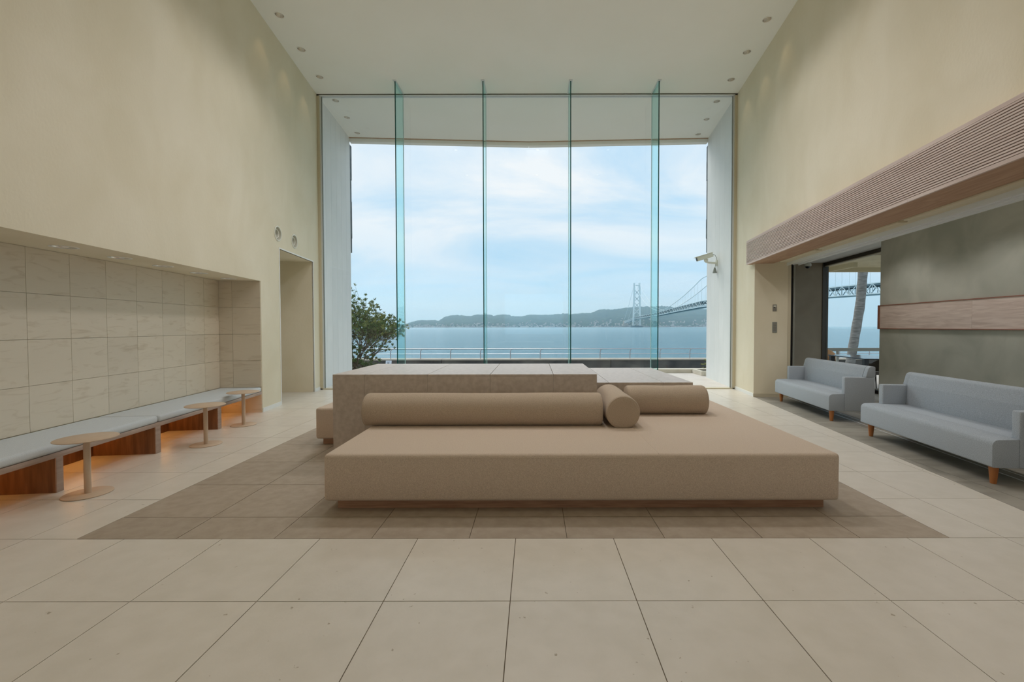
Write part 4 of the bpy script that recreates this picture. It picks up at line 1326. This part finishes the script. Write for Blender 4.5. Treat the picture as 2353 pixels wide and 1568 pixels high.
for sgn in (-1, 1):
    bt, bb, bv, bd = bmesh.new(), bmesh.new(), bmesh.new(), bmesh.new()
    for k, (a, b) in enumerate(zip(stn, stn[1:])):
        pa_, pb_ = deck(a) + Vector((sgn * HW, 0, 0)), deck(b) + Vector((sgn * HW, 0, 0))
        dn = Vector((0, 0, -TH))
        bar(bt, pa_, pb_, 1.5); bar(bb, pa_ + dn, pb_ + dn, 1.5)
        bar(bv, pa_, pa_ + dn, 0.8)
        if k % 2 == 0: bar(bd, pa_ + dn, pb_, 1.0)
        else: bar(bd, pa_, pb_ + dn, 1.0)
    for nme, b_m in (('top_chord', bt), ('bottom_chord', bb), ('truss_posts', bv), ('truss_diagonals', bd)):
        obj(nme, finish(b_m, nme), 'bridge', br_)
bm = bmesh.new()
for a, b in zip(stn, stn[1:]):
    A_, B_ = deck(a), deck(b)
    q = [bm.verts.new(p) for p in (A_ + Vector((-HW, 0, -0.6)), A_ + Vector((HW, 0, -0.6)), B_ + Vector((HW, 0, -0.6)), B_ + Vector((-HW, 0, -0.6)),
                                   A_ + Vector((-HW, 0, -3.2)), A_ + Vector((HW, 0, -3.2)), B_ + Vector((HW, 0, -3.2)), B_ + Vector((-HW, 0, -3.2)))]
    for f in ((0, 1, 2, 3), (7, 6, 5, 4), (0, 3, 7, 4), (1, 5, 6, 2)): bm.faces.new([q[i] for i in f])
    q = [bm.verts.new(p + Vector((0, 0, -TH))) for p in (A_ + Vector((-HW * 0.7, 0, 0.2)), A_ + Vector((HW * 0.7, 0, 0.2)), B_ + Vector((HW * 0.7, 0, 0.2)), B_ + Vector((-HW * 0.7, 0, 0.2)))]
    bm.faces.new(q)
obj('roadway', finish(bm, 'roadway'), 'bridge_dark', br_)
# far tower
TY = 2900.0; tc0 = deck(TY); TZ = 296.0
bw_ = empty('tower'); bw_.parent = br_
HT = 23.0
for sgn in (-1, 1):
    bm = bmesh.new()
    bar(bm, Vector((tc0.x + sgn * HT, TY, -2)), Vector((tc0.x + sgn * (HT - 5.5), TY, TZ)), 10.0)
    obj('tower_leg', finish(bm, 'tower_leg'), 'bridge', bw_)
bm = bmesh.new()
hx = lambda z: HT - 5.5 * (z / TZ)
lev = [82, 125, 168, 211, 254, 278]
for a, b in zip(lev[:-1], lev[1:-1] + [lev[-1]]):
    if b == 278: continue
    bar(bm, Vector((tc0.x - hx(a), TY, a)), Vector((tc0.x + hx(b), TY, b)), 5.0)
    bar(bm, Vector((tc0.x + hx(a), TY, a)), Vector((tc0.x - hx(b), TY, b)), 5.0)
bar(bm, Vector((tc0.x - hx(6), TY, 6)), Vector((tc0.x + hx(44), TY, 44)), 5.0)
bar(bm, Vector((tc0.x + hx(6), TY, 6)), Vector((tc0.x - hx(44), TY, 44)), 5.0)
bar(bm, Vector((tc0.x - hx(280), TY, 280)), Vector((tc0.x + hx(280), TY, 280)), 5.0)
obj('cross_bracing', finish(bm, 'cross_bracing'), 'bridge', bw_)
bm = bmesh.new(); bm_lathe(bm, [(0, -6), (40, -6), (40, 8), (0, 8)], 28, (tc0.x, TY, 0))
obj('pier', finish(bm, 'pier'), 'bridge_dark', bw_)
# cables and hangers
def cable_z(y):
    y0, zl = 1820.0, 71.0
    if y <= y0: return zl + 50 * ((y0 - y) / 760) ** 2
    if y <= TY: return zl + (TZ - zl) * ((y - y0) / (TY - y0)) ** 2
    u = (y - TY) / (3700 - TY); return TZ + (48 - TZ) * u - 60 * u * (1 - u)


for sgn in (-1, 1):
    pts = []
    y = 80.0
    while y <= 3700:
        p = deck(y); pts.append((p.x + sgn * (HW + 1), y, cable_z(y))); y += 20
    bm = bmesh.new(); bm_tube(bm, pts, 0.9, 6)
    obj('main_cable', finish(bm, 'main_cable', smooth=True), 'bridge', br_)
    bm = bmesh.new()
    for k, s_ in enumerate(stn):
        if k % 2 == 0 and s_ < 2850:
            p = deck(s_); zc = cable_z(s_)
            if zc - p.z > 3: bar(bm, p + Vector((sgn * HW, 0, 0)), Vector((p.x + sgn * HW, s_, zc)), 0.28 if s_ < 900 else 0.34)
    obj('hangers', finish(bm, 'hangers'), 'bridge', br_)
bm = bmesh.new()
e0 = deck(3700)
bm_box(bm, e0.x - 26, e0.x + 22, 3690, 3740, -4, 26)
bm_box(bm, e0.x - 22, e0.x - 6, 3680, 3700, -4, 52)
obj('anchorage', finish(bm, 'anchorage'), 'cap', br_)

# ------------------------------------------------------------------ dining terrace beyond the side window
TZF = -0.15
dt_ = empty('floor_side_terrace', AR, RR); tag(dt_, 'pale dining terrace floor beyond the side window', 'terrace', kind='structure')
bx('slab', (2.56, 9.0, 6.0, 13.6, -1.6, TZF), 'terrace', dt_)
rf = empty('terrace_roof', (0, 0, 0)); tag(rf, 'beige eave over the dining terrace outside the side window', 'eave')
bx('soffit', (6.9, 13.5, 10.35, 12.55, 3.01, 3.10), 'eave', rf)
bx('fascia', (6.9, 13.5, 12.50, 12.62, 2.885, 3.10), 'eave', rf)
bx('inner_ceiling', (6.95, 13.5, 8.3, 10.35, 3.04, 3.10), 'soffit_wood', rf)
bx('end_bracket', (8.56, 8.66, 11.5, 12.50, 2.89, 3.01), 'eave', rf)
rg = empty('terrace_rail', (0, 12.55, 0)); tag(rg, 'grey balustrade rail at the end of the dining terrace', 'railing')
bx('top_rail', (7.2, 13.0, 0, 0.07, 0.565, 0.665), 'grey_plastic', rg, 0.008, 1)
for x in (7.3, 8.9, 11.2, 12.9):
    bx('post', (x, x + 0.05, 0.01, 0.06, TZF, 0.565), 'grey_plastic', rg)
# table: near-left corner and edge direction taken along the window
tb = empty('dining_table', (7.36, 9.53, TZF), RR); tag(tb, 'dark dining table with a glossy top on the side terrace', 'dining table')
bx('table_top', (0, 0.9, 0, 1.45, 0.70, 0.725), 'table_black', tb, 0.004, 1)
for (a, b) in ((0.02, 0.02), (0.80, 0.02), (0.02, 1.35), (0.80, 1.35)):
    bx('leg', (a, a + 0.09, b, b + 0.09, 0, 0.70), 'black', tb)


def shell_chair(x, y, rot, m, label, hb=0.28):
    t = empty('terrace_chair', (x, y, TZF), (0, 0, rot)); tag(t, label, 'chair', 'dining chairs on the side terrace')
    # local -y is the back; curved back shell
    bm = bmesh.new()
    NB, NZ = 12, 5
    ring = []
    for th in (0, 0.014):
        g = []
        for j in range(NZ + 1):
            z = 0.47 + hb * j / NZ
            row = []
            for i in range(NB + 1):
                a = -1.25 + 2.5 * i / NB
                r = 0.235 + 0.02 * j / NZ + th
                zz = z if j < NZ else z - 0.16 * (abs(a) / 1.25) ** 2.2
                if j == NZ - 1: zz = z - 0.10 * (abs(a) / 1.25) ** 2.2
                row.append(bm.verts.new((math.sin(a) * r, -math.cos(a) * r + 0.02, zz)))
            g.append(row)
        ring.append(g)
    for q, g in enumerate(ring):
        for j in range(NZ):
            for i in range(NB):
                f = (g[j][i], g[j][i + 1], g[j + 1][i + 1], g[j + 1][i]); bm.faces.new(f if q else f[::-1])
    for i in range(NB):
        bm.faces.new((ring[0][NZ][i], ring[0][NZ][i + 1], ring[1][NZ][i + 1], ring[1][NZ][i]))
        bm.faces.new((ring[0][0][i + 1], ring[0][0][i], ring[1][0][i], ring[1][0][i + 1]))
    for i in (0, NB):
        for j in range(NZ):
            f = (ring[0][j][i], ring[0][j + 1][i], ring[1][j + 1][i], ring[1][j][i]); bm.faces.new(f)
    obj('backrest', finish(bm, 'backrest', smooth=True, ang=50), m, t)
    bm = bmesh.new(); bm_lathe(bm, [(0, 0.43), (0.21, 0.43), (0.23, 0.445), (0.225, 0.465), (0, 0.47)], 28)
    obj('seat', finish(bm, 'seat', smooth=True), 'brown_leather', t)
    for sx in (-1, 1):
        for sy in (-1, 1):
            bm = bmesh.new(); bm_tube(bm, [(sx * 0.15, sy * 0.15, 0.43), (sx * 0.21, sy * 0.21, 0)], [0.014, 0.010], 8)
            obj('leg', finish(bm, 'leg', smooth=True), 'black', t)


def rxy(s, t): return RW(s, t)
p = rxy(9.55, 2.98); shell_chair(p[0], p[1], TR - PI / 2 + PI, 'brown_leather', 'dark brown shell chair at the left of the terrace table')
p = rxy(8.55, 2.95); shell_chair(p[0], p[1], TR + 0.3, 'brown_leather', 'dark brown shell chair at the near end of the terrace table')
shell_chair(7.62, 11.2, TR + PI - 0.3, 'tan_wood', 'tan plywood chair at the far end of the terrace table', 0.38)

# palm beyond the terrace
pm_ = empty('palm_tree', (13.0, 18.2, -1.5)); tag(pm_, 'leaning grey palm trunk beyond the side terrace', 'palm tree')
tp = []
for k in range(25):
    z = 9.5 * k / 24
    zz = z - 1.5
    # trunk axis through measured points
    yy = HZ - (zz - CAM_H) * F_PX / 18.2
    pxl = 1955 + (835 - yy) * (1976 - 1955) / (835 - 700) if yy > 700 else 1976 + (700 - yy) * (1980.5 - 1976) / 72
    tp.append(((pxl - CX) / F_PX * 18.2 - 13.0, 0, z))
bm = bmesh.new(); bm_tube(bm, tp, [0.165 + 0.012 * (k % 2) for k in range(25)], 16)
obj('trunk', finish(bm, 'trunk', smooth=True), 'palm_trunk', pm_)
rp = random.Random(3)
top = Vector(tp[-1])
for k in range(14):
    a = 2 * PI * k / 14 + rp.uniform(-0.1, 0.1); el = rp.uniform(0.1, 1.0)
    bm = bmesh.new(); prev = None
    for i in range(15):
        u = i / 14
        r = 2.1 * u
        c = top + Vector((math.cos(a) * r, math.sin(a) * r, math.sin(el) * r - 1.15 * u * u * (1.6 - el * 0.7)))
        sd = Vector((-math.sin(a), math.cos(a), 0))
        if prev is not None:
            for q in (-1, 1):
                tip = c + sd * q * 0.42 * math.sin(PI * min(1, u + 0.12)) + Vector((0, 0, -0.16))
                f = [bm.verts.new(x) for x in (prev, c, tip)]; bm.faces.new(f)
        prev = c
    obj('frond', finish(bm, 'frond'), 'leaf', pm_)

# ------------------------------------------------------------------ sea haze over the strait
hz = bpy.data.materials.new('sea_haze'); hz.use_nodes = True
n_, l_ = hz.node_tree.nodes, hz.node_tree.links
n_.clear()
o_ = n_.new('ShaderNodeOutputMaterial'); vs = n_.new('ShaderNodeVolumeScatter')
vs.inputs['Color'].default_value = (0.56, 0.82, 1.0, 1)
vs.inputs['Density'].default_value = 2.7e-4
vs.inputs['Anisotropy'].default_value = 0.5
l_.new(vs.outputs[0], o_.inputs['Volume'])
bm = bmesh.new(); bm_box(bm, -4000, 4000, 2100, 6200, -3.0, 330)
me = finish(bm, 'sea_haze'); me.materials.append(hz)
ho = obj('sea_haze', me); tag(ho, 'thin blue haze hanging over the strait', 'haze', kind='stuff')
